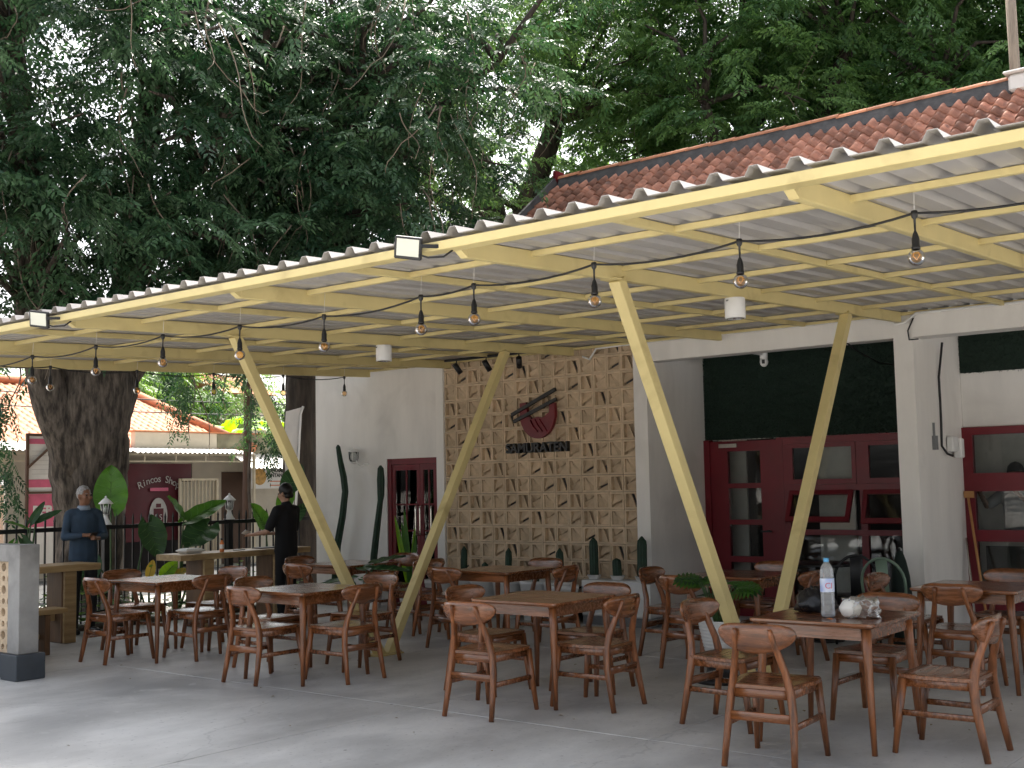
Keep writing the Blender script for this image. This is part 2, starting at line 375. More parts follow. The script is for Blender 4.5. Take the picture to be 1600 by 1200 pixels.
# left white wall with door opening, X -12.97..-10.40
DX0, DX1, DZ = -11.54, -10.60, 1.98
def lw(mb):
    mb.box2((-12.97, 11.60, 0), (DX0, 11.85, 3.95)); mb.box2((DX0, 11.601, DZ), (DX1, 11.849, 3.95)); mb.box2((DX1, 11.602, 0), (-10.37, 11.848, 3.95))
part('wall', 'white_wall', lw)
part('wall', 'white_wall', lambda mb: mb.box2((-12.969, 11.851, 0), (-12.75, 19, 3.9)))
part('wall', 'white_wall', lambda mb: (mb.box2((-10.5, 11.47, 0), (-10.372, 11.599, 3.6)), mb.box2((-7.418, 11.46, 0), (-7.24, 12.75, 3.2)), mb.box2((-10.372, 11.62, 3.25), (-7.42, 11.85, 3.9))))
part('pillar', 'white_wall', lambda mb: mb.box2((-4.36, 11.46, 0), (-4.165, 12.8, 3.2)))
part('beam', 'white_wall', lambda mb: mb.box2((-7.239, 11.48, 2.965), (-4.361, 11.70, 3.2)))
part('beam', 'white_wall', lambda mb: mb.box2((-4.164, 11.44, 2.955), (3.5, 11.72, 3.2)))
# upper wall above the recess
part('wall', 'white_wall', lambda mb: mb.box2((-7.239, 12.78, 2.08), (-4.361, 12.95, 3.9)))
part('wall', 'white_wall', lambda mb: (mb.box2((-4.164, 12.801, 2.105), (3.5, 12.95, 3.9)), mb.box2((-2.2, 12.802, 0), (3.5, 12.95, 2.104)), mb.box2((-4.164, 12.803, 0), (-2.201, 12.949, .12))))
part('skirting', 'skirting', lambda mb: (mb.box2((-7.21, 11.44, 0), (-7.05, 11.458, .24)), mb.box2((-7.425, 11.42, 0), (-7.2, 11.459, .24))))
part('plinth', 'pot_white', lambda mb: mb.cbox((-7.55, 11.30, .30), (.92, .28, .40), .012))
part('plinth_base', 'skirting', lambda mb: mb.box2((-8.0, 11.17, 0), (-7.08, 11.43, .099)))
part('ceiling', 'white_wall', lambda mb: mb.box2((-12.9, 11.9, 3.21), (3.5, 19, 3.3)))
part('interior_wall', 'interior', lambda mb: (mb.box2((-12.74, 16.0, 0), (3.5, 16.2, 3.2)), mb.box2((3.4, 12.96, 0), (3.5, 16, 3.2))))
part('interior_wall', 'interior_light', lambda mb: (mb.box2((-7.16, 13.02, 0), (-6.84, 13.05, 3.1)), mb.box2((-5.92, 13.02, 0), (-5.48, 13.05, 3.1)), mb.box2((-4.95, 13.02, 0), (-4.6, 13.05, 3.1)), mb.box2((-4.45, 14.0, 0), (-2.0, 14.1, 3.1))))  # near ones are pale panels added behind the glass so rooms look lit
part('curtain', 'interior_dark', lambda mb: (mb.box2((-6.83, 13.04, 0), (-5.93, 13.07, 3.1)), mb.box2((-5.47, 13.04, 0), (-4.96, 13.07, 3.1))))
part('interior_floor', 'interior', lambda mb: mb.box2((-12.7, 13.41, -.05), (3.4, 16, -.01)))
# breeze-block wall
bw = part('breeze_wall', 'mortar', lambda mb: mb.box2((-10.37, 11.585, .1), (-7.42, 11.619, 3.9)))
def block_mesh():
    mb = MB(); s = .0975; w = .021; d = .085
    for a, b, c, e in ((-s, s, s-w, s), (-s, s, -s, -s+w)): mb.box2((a, 0, c), (b, d, e))
    for a, b in ((-s, -s+w), (s-w, s)): mb.box2((a, .0008, -s+w), (b, d, s-w))
    q = s-w
    # tilted flap: hinged deep at the left frame, free slanted edge near the front
    A = [(-q, .062, q), (-q, .062, -q), (.048, .024, -q), (-.018, .024, q)]
    Bk = [(-q, .082, q), (-q, .082, -q), (.048, .040, -q), (-.018, .040, q)]
    mb.add(A+Bk, [(0, 1, 2, 3), (7, 6, 5, 4), (2, 6, 7, 3), (0, 3, 7, 4), (1, 5, 6, 2)])
    # sloping infill on the other side leaving a slit
    A = [(q, .030, q), (q, .030, -q), (.060, .072, -q), (-.004, .072, q)]
    mb.add(A, [(3, 2, 1, 0)])
    mb.add([(-q, .084, q), (q, .084, q), (q, .084, -q), (-q, .084, -q)], [(0, 3, 2, 1)])
    return mb.mesh('block')
bm0 = block_mesh(); bm0.materials.append(M['breeze'])
cols = 15; rows = 17; bwid = 2.95/cols
nb = 0
for rI in range(rows):
    for cI in range(cols):
        zz = 3.1-.1-rI*.2+.19
        if zz < .12: continue
        o = link('block', bm0, None, bw)
        o.location = (-10.37+bwid*(cI+.5), 11.5+random.uniform(-.003, .003), zz+random.uniform(-.001, .001)); o.rotation_euler = (random.uniform(-.012, .012), random.uniform(-.008, .008)+[math.pi/2, 0, -math.pi/2, math.pi][(cI-rI) % 4], random.uniform(-.012, .012))
        o.scale = (bwid/.2, 1, 1) if (cI-rI) % 2 else (1, 1, bwid/.2)
        nb += 1
# left red double door
dr = part('double_door', 'red_paint', lambda mb: (mb.box2((DX0, 11.615, 0), (DX0+.07, 11.70, DZ)), mb.box2((DX1-.05, 11.615, 0), (DX1, 11.70, DZ)), mb.box2((DX0+.07, 11.617, DZ-.08), (DX1-.05, 11.698, DZ))))
def leaf(x0, x1):
    def f(mb):
        mb.box2((x0, 11.63, 0), (x0+.055, 11.67, DZ-.082)); mb.box2((x1-.055, 11.63, 0), (x1, 11.67, DZ-.082))
        mb.box2((x0+.055, 11.631, DZ-.16), (x1-.055, 11.669, DZ-.083)); mb.box2((x0+.055, 11.631, 0), (x1-.055, 11.669, .25))
        xm = (x0+x1)/2; mb.box2((xm-.01, 11.638, .25), (xm+.01, 11.662, DZ-.16))
        for z in (.62, 1.0, 1.35): mb.box2((x0+.056, 11.639, z), (xm-.01, 11.661, z+.02)); mb.box2((xm+.01, 11.639, z), (x1-.056, 11.661, z+.02))
    return f
xm_ = (DX0+DX1)/2+.12
for x0, x1 in ((DX0+.072, xm_-.003), (xm_+.003, xm_+.30)):
    d_ = part('door_leaf', 'red_paint', leaf(x0, x1), B)
    part('pane', 'glass', lambda mb: mb.box2((x0+.057, 11.648, .251), (x1-.057, 11.652, DZ-.161)), d_)
for x in (xm_-.04, xm_+.04, xm_+.24):
    part('handle', 'chrome', lambda mb: mb.tube([(x, 11.63, .95), (x, 11.575, .97), (x, 11.575, 1.02), (x, 11.575, 1.28), (x, 11.575, 1.33), (x, 11.63, 1.35)], .012, 8), B)
part('shelf_light', 'led_strip', lambda mb: mb.box2((-11.45, 12.3, .92), (-10.7, 12.32, .94)))
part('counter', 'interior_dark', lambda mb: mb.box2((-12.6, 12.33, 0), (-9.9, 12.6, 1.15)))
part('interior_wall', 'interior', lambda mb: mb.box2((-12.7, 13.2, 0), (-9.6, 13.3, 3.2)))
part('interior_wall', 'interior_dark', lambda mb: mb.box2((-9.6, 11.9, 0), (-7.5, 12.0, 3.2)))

# recessed red door and window wall  (Y 12.75)
YD = 12.75
def fr(mb, x0, x1, z0, z1, y0=YD-.03, y1=YD+.03): mb.box2((x0, y0, z0), (x1, y1, z1))
RD = part('door', 'red_paint', lambda mb: (fr(mb, -7.16, -6.93, 0, 2.06), fr(mb, -6.50, -6.28, 0, 2.06), fr(mb, -6.93, -6.50, 1.94, 2.06), fr(mb, -6.93, -6.50, 1.50, 1.56), fr(mb, -6.93, -6.50, 1.07, 1.13), fr(mb, -6.93, -6.50, .63, .70), fr(mb, -6.93, -6.50, 0, .25)))
for z0, z1 in ((.25, .63), (.70, 1.07), (1.13, 1.50), (1.56, 1.94)): part('pane', 'glass', lambda mb: mb.box2((-6.929, YD-.004, z0), (-6.501, YD+.004, z1)), RD)
part('door_handle', 'black_metal', lambda mb: (mb.box2((-6.42, YD-.08, .99), (-6.40, YD-.03, 1.01)), mb.box2((-6.50, YD-.085, .985), (-6.36, YD-.065, 1.005))), RD)
part('door_closer', 'chrome', lambda mb: (mb.box2((-7.02, YD-.075, 1.985), (-6.78, YD-.031, 2.03)), mb.bar((-7.02, YD-.06, 2.07), (-6.74, YD-.10, 2.07), .02, .012)), RD)
FRM = part('door_frame', 'red_paint', lambda mb: (fr(mb, -7.238, -7.162, 0, 2.08, YD-.05, YD+.05), fr(mb, -6.278, -6.20, 0, 2.08, YD-.05, YD+.05)))
WF = part('window_frame', 'red_paint', lambda mb: (fr(mb, -6.198, -4.362, 2.0, 2.08, YD-.05, YD+.05), fr(mb, -6.198, -4.362, 1.46, 1.53, YD-.05, YD+.05), fr(mb, -6.198, -6.13, .12, 1.459, YD-.05, YD+.05), fr(mb, -6.198, -6.13, 1.531, 1.999, YD-.05, YD+.05),
     fr(mb, -5.32, -5.22, 1.531, 1.999, YD-.049, YD+.049), fr(mb, -6.129, -4.362, .96, 1.02), fr(mb, -5.30, -5.22, .12, .959), fr(mb, -5.30, -5.22, 1.021, 1.459), fr(mb, -6.129, -4.362, .12, .25)))
for x0, x1, z0, z1 in ((-6.13, -5.32, 1.531, 2.0), (-5.22, -4.37, 1.531, 2.0), (-6.13, -5.30, .25, .96), (-5.22, -4.37, .25, .96)):
    if z0 > 1:
        s_ = part('sash', 'red_paint', lambda mb: (fr(mb, x0+.002, x0+.05, z0+.002, z1-.002, YD-.055, YD-.01), fr(mb, x1-.05, x1-.002, z0+.002, z1-.002, YD-.055, YD-.01), fr(mb, x0+.05, x1-.05, z1-.05, z1-.002, YD-.055, YD-.01), fr(mb, x0+.05, x1-.05, z0+.002, z0+.06, YD-.055, YD-.01)))
        part('pane', 'glass', lambda mb: mb.box2((x0+.051, YD-.034, z0+.06), (x1-.051, YD-.028, z1-.05)), s_)
    else: part('pane', 'glass', lambda mb: mb.box2((x0, YD-.004, z0), (x1, YD+.004, z1)), WF)
# awning sashes tilted open (top hung)
for x0, x1, ang in ((-6.12, -5.36, .42), (-5.24, -4.38, .30)):
    R = Matrix.Rotation(-ang, 3, 'X'); O = Vector((0, YD-.06, 1.46))
    def rb(mb, a, b, c, d, t=.035):
        mb.box(O+R @ Vector(((a+b)/2, 0, (c+d)/2)), (b-a, t, d-c), R)
    s_ = part('sash', 'red_paint', lambda mb: (rb(mb, x0, x0+.05, -.38, 0), rb(mb, x1-.05, x1, -.38, 0), rb(mb, x0+.05, x1-.05, -.05, 0, .034), rb(mb, x0+.05, x1-.05, -.38, -.32, .034)))
    part('pane', 'glass', lambda mb: rb(mb, x0+.05, x1-.05, -.32, -.05, .006), s_)
part('wall', 'white_wall', lambda mb: mb.box2((-6.199, YD-.03, 0), (-4.362, YD+.1, .119)))
# right window
def rw(mb):
    y0, y1 = 12.74, 12.82
    fr(mb, -4.163, -4.06, .12, 2.10, y0, y1); fr(mb, -4.06, -2.2, 2.02, 2.10, y0, y1)
    for z0, z1 in ((1.43, 1.62), (.91, 1.03), (.12, .3)): fr(mb, -4.06, -2.2, z0, z1, y0, y1)
    fr(mb, -3.2, -3.1, .3, 2.02, y0+.001, y1-.001)
RW = part('window_frame', 'red_paint', rw)
for z0, z1 in ((1.62, 2.02), (1.03, 1.43), (.3, .91)): part('pane', 'glass', lambda mb: mb.box2((-4.06, 12.776, z0), (-3.2, 12.784, z1)), RW)
# artificial grass panels
def grass_panel(x0, x1, z0, z1, y, n):
    mb = MB(); rng = np.random.RandomState(3)
    mb.box2((x0, y-.012, z0), (x1, y, z1))
    for i in range(n):
        x = rng.uniform(x0-.004, x1+.004); z = rng.uniform(z0-.006, z1); a = rng.uniform(0, 6.28); l = rng.uniform(.025, .05); w = .0035
        p = Vector((x, y-.012, z)); tip = p+Vector((math.cos(a)*l*.7, -l*.8, math.sin(a)*l*.7)); s = Vector((-math.sin(a), 0, math.cos(a)))*w
        mb.add([p-s, p+s, tip], [(0, 1, 2)])
    return stuff(mb.build('grass_panel', 'grass_mat', B))
grass_panel(-7.235, -4.365, 2.085, 3.2, YD+.028, 14000)
grass_panel(-4.16, 3.2, 2.68, 3.2, 12.80, 9000)
# cables and boxes on the pillar
part('cable', 'black_plastic', lambda mb: mb.tube([(-4.1, 12.1, 2.95), (-4.15, 12.1, 2.6), (-4.155, 12.12, 2.35), (-4.15, 12.1, 2.1), (-4.155, 12.1, 1.9), (-4.12, 12.15, 1.82), (-4.1, 12.25, 1.80)], .012, 6))
part('meter_box', 'white_paint', lambda mb: (mb.cbox((-4.12, 12.32, 1.92), (.07, .16, .16), .01), mb.cbox((-4.10, 12.45, 1.88), (.08, .10, .2), .01)))
part('switch', 'skirting', lambda mb: (mb.box2((-4.164, 11.85, 1.86), (-4.13, 11.93, 2.0)), mb.box2((-4.164, 11.88, 2.0), (-4.145, 11.9, 2.13))))
part('conduit', 'white_paint', lambda mb: mb.tube([(-8.1, 11.43, 3.09), (-8.0, 11.43, 3.05), (-7.9, 11.43, 3.17), (-7.3, 11.42, 3.18), (-4.4, 11.42, 3.18), (-4.32, 11.41, 3.09), (-4.22, 11.41, 3.1), (-4.1, 11.40, 3.18), (-2, 11.40, 3.18), (2.5, 11.40, 3.18)], .014, 6))
part('cable', 'black_plastic', lambda mb: mb.tube([(-4.86, 11.46, 2.98), (-4.84, 11.7, 2.9), (-4.8, 12.2, 2.8), (-4.5, 12.6, 2.76), (-4.37, 12.7, 2.8)], .008, 6))
part('cable', 'black_plastic', lambda mb: mb.tube([(-4.14, 11.43, 3.14), (-4.2, 11.43, 3.02), (-4.19, 11.43, 2.93), (-4.1, 11.43, 2.93)], .008, 6))

# ------------------------------------------------------------------ tiled roof
def tile_mesh(w=.205, l=.30):
    mb = MB(); n = 9
    prof = []
    for i in range(n+1):
        u = i/n; x = (u-.5)*w
        if u < .55: z = .050*math.sin(math.pi*u/.55)
        else: z = -.020*math.sin(math.pi*(u-.55)/.45)
        prof.append((x, z))
    top0 = [(x, -l*.5, z+.030) for x, z in prof]; top1 = [(x, l*.5, z) for x, z in prof]
    bot0 = [(x, -l*.5, z+.006) for x, z in prof]
    k = n+1; F = [(i, i+1, k+i+1, k+i) for i in range(n)]+[(2*k+i, 2*k+i+1, i+1, i) for i in range(n)]
    mb.add(top0+top1+bot0, F, True); return mb.mesh('tile')
def tile_field(parent, O, U, V, nu, nv, mname, limit, pu=.19, pv=.24, keep=lambda i, j: True, first_from_top=True):
    # O: eave corner, U along the eave, V up the slope
    U = Vector(U).normalized(); V = Vector(V).normalized(); Nn = U.cross(V); me = tile_mesh(); me.materials.append(M[mname]); c = 0
    rest = MB(); tv = [Vector(v.co) for v in me.vertices]; tf = [tuple(p.vertices) for p in me.polygons]
    Rm = Matrix((U, V, Nn)).transposed()
    rs = random.Random(5)
    for j in (range(nv-1, -1, -1) if first_from_top else range(nv)):
        for i in range(nu):
            if not keep(i, j): continue
            p = Vector(O)+U*(pu*(i+.5)+rs.uniform(-.006, .006))+V*(pv*(j+.5)+rs.uniform(-.008, .008))+Nn*(.01+rs.uniform(0, .006))
            Rj = Rm @ Matrix.Rotation(rs.uniform(-.03, .03), 3, 'Z')
            if c < limit:
                o = link('tile', me, None, parent); o.matrix_local = Matrix.Translation(p) @ Rj.to_4x4()
                c += 1
            else: rest.add([Rj @ q+p for q in tv], tf, True)
    if rest.v: stuff(rest.build('roof_tiles', mname, parent))
RX0, RX1 = -11.3, 3.6; RY, RZ = 15.5, 6.47; EY, EZ = 11.6, 3.47
rt = part('roof', 'mortar', lambda mb: mb.add([(RX0, EY, EZ-.06), (RX1, EY, EZ-.06), (RX1, RY, RZ-.06), (RX0, RY, RZ-.06), (RX1, 19.4, EZ-.06), (RX0, 19.4, EZ-.06)], [(0, 1, 2, 3), (3, 2, 4, 5), (0, 3, 5), (1, 4, 2), (0, 5, 4, 1)]))
V_ = Vector((0, RY-EY, RZ-EZ)); nvr = int(V_.length/.24)
tile_field(rt, (RX0-.05, EY, EZ), (1, 0, 0), V_, int((RX1-RX0)/.19)+1, nvr, 'tile_red', 296, keep=lambda i, j: i < 50 or j > nvr-9)
part('ridge_mortar', 'mortar', lambda mb: mb.prism([(-.16, -.12), (.16, -.12), (.1, .08), (-.1, .08)], RX1-RX0, ((RX0+RX1)/2, RY, RZ+.02), (0, 1, 0), (0, 0, 1)), rt)
rc = MB(); n_ = 8
rc.ring([[Vector((sx, math.cos(math.pi*k/n_)*.115, math.sin(math.pi*k/n_)*.075)) for k in range(n_+1)] for sx in (-.215, .215)], closed=False, cap=False)
rcm = rc.mesh('ridge_cap'); rcm.materials.append(M['tile_orange'])
x = RX0+.2
while x < RX1:
    o = link('ridge_cap', rcm, None, rt); o.location = (x, RY, RZ+.09+random.uniform(-.006, .006)); o.rotation_euler = (0, RAD(-1.5), random.uniform(-.015, .015)); x += .4
part('gable_end', 'red_paint', lambda mb: mb.box2((RX0-.10, RY-.12, RZ-.1), (RX0-.05, RY+.12, RZ+.24)), rt)
part('gable_trim', 'mortar', lambda mb: mb.bar((RX0-.05, EY, EZ+.05), (RX0-.05, RY-.13, RZ+.05), .05, .12), rt)
part('roof_vent_block', 'white_wall', lambda mb: (mb.cbox((-3.75, RY, RZ+.02), (.9, .42, .22), .03), mb.cbox((-3.75, RY, RZ+.155), (1.0, .5, .04), .015)), rt)
# ------------------------------------------------------------------ canopy
CN = wempty('canopy', (-5.5, 8.2, 0))
tag(CN, 'cream steel canopy on V posts with corrugated white roof sheets over the patio', 'canopy')
CX0, CX1 = -11.7, 2.0; CY0, CY1 = 4.8, 11.42; SL = .0386
def top(y): return 2.955+(y-CY0)*SL
raf = [-8.24, -6.26, -4.28, -2.30, -.32, 1.66, -10.2]
cp = lambda name, m, fn, parent=CN: part(name, m, fn, parent)
cp('fascia', 'cream_steel', lambda mb: mb.bar((CX0-.03, CY0, top(CY0)-.045), (CX1+.05, CY0, top(CY0)-.045), .05, .10, (0, 1, 0), .004))
for x in raf: cp('rafter', 'cream_steel', lambda mb: mb.bar((x, CY0+.13, top(CY0+.13)-.05), (x, CY1, top(CY1)-.05), .05, .10, (0, 0, 1), .004))
for x in raf: cp('rafter_tip', 'cream_steel', lambda mb: mb.add([(x-.025, CY0+.026, top(CY0)-.03), (x+.025, CY0+.026, top(CY0)-.03), (x+.025, CY0+.026, top(CY0)-.005), (x-.025, CY0+.026, top(CY0)-.005), (x-.025, CY0+.129, top(CY0)-.095), (x+.025, CY0+.129, top(CY0)-.095), (x+.025, CY0+.129, top(CY0)-.002), (x-.025, CY0+.129, top(CY0)-.002)], [(0, 3, 2, 1), (4, 5, 6, 7), (0, 1, 5, 4), (3, 7, 6, 2), (0, 4, 7, 3), (1, 2, 6, 5)]))
cp('rafter', 'cream_steel', lambda mb: mb.bar((CX0, CY0+.03, top(CY0)-.052), (CX0, CY1+.02, top(CY1)-.052), .05, .105, (0, 0, 1), .004))
for x in [-9.22, -7.25, -5.27, -3.29, -1.31, .67, -10.95]: cp('sub_rafter', 'cream_steel', lambda mb: mb.bar((x, CY0+.03, top(CY0)-.024), (x, CY1-.02, top(CY1)-.024), .04, .044, (0, 0, 1), .003))
for y in (5.52, 6.5, 7.48, 8.47, 9.47, 10.47): cp('purlin', 'cream_steel', lambda mb: mb.bar((CX0+.027, y, top(y)-.021), (CX1, y, top(y)-.021), .035, .036, (0, 1, 0), .003))
cp('back_beam', 'cream_steel', lambda mb: mb.bar((CX0-.02, CY1+.015, top(CY1)-.02), (CX1, CY1+.015, top(CY1)-.02), .03, .06, (0, 1, 0), .003))
def sheet_mesh(x0, x1):
    mb = MB(); P = .2; prof = []
    x = x0
    k0 = round(x0/P)
    while x < x1-1e-6:
        for dx, z in ((0, 0), (.11, 0), (.135, .042), (.175, .042)): prof.append((x+dx, z))
        x += P
    prof.append((x, 0)); prof.append((x+.05, 0))
    n = len(prof); y0, y1 = CY0-.055, CY1+.155
    for dz, inv in ((0, 1), (-.003, 0)):
        v = [(px, y0, top(y0)+.004+pz+dz) for px, pz in prof]+[(px, y1, top(y1)+.004+pz+dz) for px, pz in prof]
        F = [(i, i+1, n+i+1, n+i) if inv else (n+i, n+i+1, i+1, i) for i in range(n-1)]
        mb.add(v, F)
    o = 0; nn = 2*n
    mb.f += [(i+1, i, nn+i, nn+i+1) for i in range(n-1)]; mb.sm += [False]*(n-1)
    return mb
x = CX0-.06; k = 0
while x < CX1:
    o = sheet_mesh(x, x+.999).build('roof_sheet', 'sheet', CN); o.location.z = .0015*(k % 2); x += 1.0; k += 1
# V posts
for xv in (-8.24, -4.28):
    ft = 8.22
    for yt in (6.45, 10.15):
        s = 1 if yt > ft else -1
        cp('post', 'cream_steel', lambda mb: mb.bar((xv+.001*s, ft+s*.052, -.001), (xv+.001*s, yt, top(yt)-.092), .085, .085, (1, 0, 0), .004))
    for yt in (6.45, 10.15): cp('weld_plate', 'cream_steel', lambda mb: mb.cbox((xv, yt, top(yt)-.099), (.13, .2, .008), .002))
    for bx_ in (-.08, .08):
        for by_ in (-.145, .145): cp('bolt', 'chrome', lambda mb: mb.lathe([(.011, .014), (.011, .024), (.006, .026), (.005, .034)], 6, (xv+bx_, ft+by_, 0)))
    cp('base_plate', 'cream_steel', lambda mb: mb.cbox((xv, ft, .007), (.2, .34, .014), .002))

# ------------------------------------------------------------------ lamps under and on the canopy
def bulb_string(name, pts, sup, label):
    # pts: drop positions (x,y,z at the junction)
    S = wempty(name, pts[0]); tag(S, label, 'string lights')
    path = []
    for i, p in enumerate(pts):
        p = Vector(p)
        if i:
            q = Vector(pts[i-1])
            for k in range(1, 8):
                t = k/8; path.append(q.lerp(p, t)-Vector((0, 0, .16*(p-q).length*t*(1-t))))
        path.append(p)
    part('cable', 'black_plastic', lambda mb: mb.tube(path, .0065, 6), S)
    for p in pts:
        p = Vector(p); x, y, z = p
        part('hanger', 'white_paint', lambda mb: mb.tube([p, (x, y+.01, min(top(y)+.0, z+.16))], .0015, 4), S)
        sk = part('socket', 'black_plastic', lambda mb: (mb.lathe([(.014, .012), (.018, 0), (.014, -.02), (.006, -.03), (.005, -.085), (.012, -.10), (.0185, -.125), (.0185, -.16), (.021, -.165), (.021, -.175)], 12, p)), S)
        r = .04; cz = z-.175-.038
        bl = part('bulb', 'bulb_glass', lambda mb: mb.lathe([(.0125, z-.172), (.016, z-.182)]+[(r*math.sin(a), cz+r*math.cos(a)) for a in [math.pi*(.2+.8*k/9) for k in range(10)]], 16, (x, y, 0)), S)
        part('filament', 'filament', lambda mb: mb.tube([(x+.004, y, z-.175), (x+.014, y+.004, cz+.008), (x, y, cz-.014), (x-.014, y-.004, cz+.008), (x-.004, y, z-.175)], .0022, 5), bl)
    return S
yb = 5.56
bulb_string('string_light', [(q*5.56/5.8, yb, z) for q, z in ((.0, 2.87), (-1.03, 2.86), (-2.07, 2.85), (-3.04, 2.85), (-4.01, 2.85), (-4.96, 2.84), (-5.43, 2.82), (-6.39, 2.79), (-7.35, 2.81), (-8.35, 2.83), (-9.34, 2.83), (-10.4, 2.83), (-11.7, 2.84))], None, 'black bulb string crossing the front of the canopy beneath the fascia')
bulb_string('string_light', [(-11.3, y, z) for y, z in ((5.7, 2.90), (6.5, 2.90), (7.52, 2.92), (8.54, 2.95), (9.58, 2.99), (10.6, 3.03))], None, 'black bulb string running back along the far left end of the canopy')
for x, lab in ((-4.46, 'black floodlight clamped on the middle of the canopy fascia'), (-8.28, 'black floodlight clamped near the left end of the canopy fascia')):
    F = wempty('floodlight', (x, 4.7, 2.9)); tag(F, lab, 'floodlight', None)
    R = Matrix.Rotation(RAD(10), 3, 'Y') @ Matrix.Rotation(RAD(30), 3, 'Z') @ Matrix.Rotation(RAD(14), 3, 'X'); O = Vector((x, 4.67, 2.905))
    part('housing', 'black_plastic', lambda mb: (mb.cbox(O, (.155, .03, .125), .006, R), mb.cbox(O+R @ Vector((0, .025, 0)), (.11, .03, .09), .006, R)), F)
    part('lens', 'led_panel', lambda mb: mb.box(O+R @ Vector((0, -.0165, .004)), (.125, .004, .095), R), F)
    part('bracket', 'black_metal', lambda mb: (mb.bar(O+Vector((.085, .01, .0)), O+Vector((.16, .10, .0)), .012, .02), mb.box(O+Vector((.16, .10, 0)), (.05, .03, .03))), F)
    part('cable', 'black_plastic', lambda mb: mb.tube([O+Vector((.05, .03, -.04)), O+Vector((.1, .05, -.06)), O+Vector((.16, .11, -.055)), O+Vector((.2, .14, -.02))], .006, 6), F)
for x, y, lab in ((-4.28, 8.06, 'white cylinder downlight under the rafter of the right V post'), (-8.24, 8.26, 'white cylinder downlight under the rafter of the left V post')):
    zt = top(y)-.1
    D = wempty('downlight', (x, y, zt)); tag(D, lab, 'downlight')
    part('body', 'white_paint', lambda mb: mb.lathe([(.02, zt), (.074, zt-.001), (.078, zt-.006), (.078, zt-.155), (.074, zt-.158), (.066, zt-.158), (.06, zt-.13)], 28, (x, y, 0)), D)
    part('reflector', 'chrome', lambda mb: mb.lathe([(.0655, zt-.160), (.05, zt-.125), (.001, zt-.12)], 20, (x, y, 0), cap=False), D)
    part('vents', 'black_plastic', lambda mb: [mb.bar((x+.0782*math.cos(a), y+.0782*math.sin(a), zt-.03), (x+.0782*math.cos(a+.06), y+.0782*math.sin(a+.06), zt-.018), .006, .002) for a in (-2.05, -1.93, -1.81)], D)
T = wempty('track_light', (-9.4, 11.0, 3.15)); tag(T, 'black track with three spotlights above the breeze-block wall', 'track light')
part('track', 'black_metal', lambda mb: mb.bar((-9.9, 11.0, 3.155), (-8.6, 11.0, 3.155), .03, .03), T)
for x, a in ((-9.71, .5), (-9.23, .25), (-8.72, -.9)):
    d = Vector((math.sin(a)*.5, .55, -.75)).normalized()
    sp = part('spotlight', 'black_metal', lambda mb: (mb.tube([Vector((x, 11.0, 3.06))-d*.05, Vector((x, 11.0, 3.06))+d*.09], .034, 14), mb.tube([(x, 11, 3.14), (x, 11, 3.06)], .008, 6)), T)
CC = wempty('security_camera', (-6.04, 12.0, 2.96)); tag(CC, 'small white dome security camera hung from the white beam', 'camera')
part('bracket', 'white_paint', lambda mb: (mb.box2((-6.05, 11.7, 2.97), (-6.03, 12.0, 2.99)), mb.lathe([(.04, 3.02), (.045, 2.99), (.042, 2.93)], 16, (-6.04, 12, 0))), CC)
part('body', 'white_paint', lambda mb: mb.lathe([(.042, 2.93), (.046, 2.90), (.04, 2.87), (.022, 2.85), (.001, 2.845)], 16, (-6.04, 12, 0)), CC)
part('lens', 'black_plastic', lambda mb: mb.box((-6.025, 11.957, 2.90), (.03, .012, .045)), CC)
WL = wempty('wall_lamp', (-11.99, 11.6, 2.0)); tag(WL, 'white lantern wall lamp on the white wall above tall cactus', 'lamp')
wl = (-12.03, 11.45, 0)
part('arm', 'white_paint', lambda mb: (mb.lathe([(.045, -.012), (.045, .012)], 14), mb.tube([(0, .02, 0), (0, 0, 0), (0, -.08, -.03), (-.03, -.13, .0), (-.04, -.15, .05)], .009, 6)), WL).location = (-11.93, 11.585, 1.92)
part('cap', 'white_paint', lambda mb: mb.lathe([(.088, 2.09), (.084, 2.10), (.05, 2.125), (.012, 2.14), (.012, 2.155)], 16, wl), WL)
part('shade', 'glass', lambda mb: mb.lathe([(.045, 1.95), (.068, 2.0), (.072, 2.09)], 12, wl), WL)
part('cage', 'white_paint', lambda mb: ([mb.tube([(wl[0]+.046*math.cos(a), wl[1]+.046*math.sin(a), 1.95), (wl[0]+.07*math.cos(a), wl[1]+.07*math.sin(a), 2.0), (wl[0]+.075*math.cos(a), wl[1]+.075*math.sin(a), 2.09)], .004, 5) for a in [k*math.pi/3 for k in range(6)]], mb.lathe([(.03, 1.93), (.05, 1.945), (.05, 1.955)], 12, wl)), WL)

# ------------------------------------------------------------------ logo sign on the breeze wall
LG = wempty('logo_sign', (-8.8, 11.47, 2.2)); tag(LG, 'red bowl and black chopsticks sign with dark raised lettering on breeze-block wall', 'sign')
bowl = []
cx, cz = -8.80, 2.40
for k in range(21):
    a = math.pi+math.pi*k/20; bowl.append((cx+.27*math.cos(a), cz+.06+.31*math.sin(a)))
bowl[0] = (cx-.265, cz+.19); bowl[-1] = (cx+.265, cz+.17)
bowl += [(cx+.19, cz+.17), (cx+.18, cz+.06), (cx+.09, cz-.0), (cx, cz+.015), (cx-.09, cz-.01), (cx-.15, cz+.05), (cx-.17, cz+.2)]
mbp = lambda mb, poly, t, y: mb.prism([(p[0], p[1]) for p in poly], t, (0, y, 0), (1, 0, 0), (0, 0, 1))
part('bowl', 'red_paint', lambda mb: mbp(mb, bowl, .05, 11.455), LG)
for k in range(3): part('noodle_line', 'red_paint', lambda mb: mb.tube([(cx-.1+.07*k, 11.425, cz-.02), (cx-.06+.08*k, 11.42, cz-.10), (cx+.01+.07*k, 11.425, cz-.17)], .01, 6), LG)
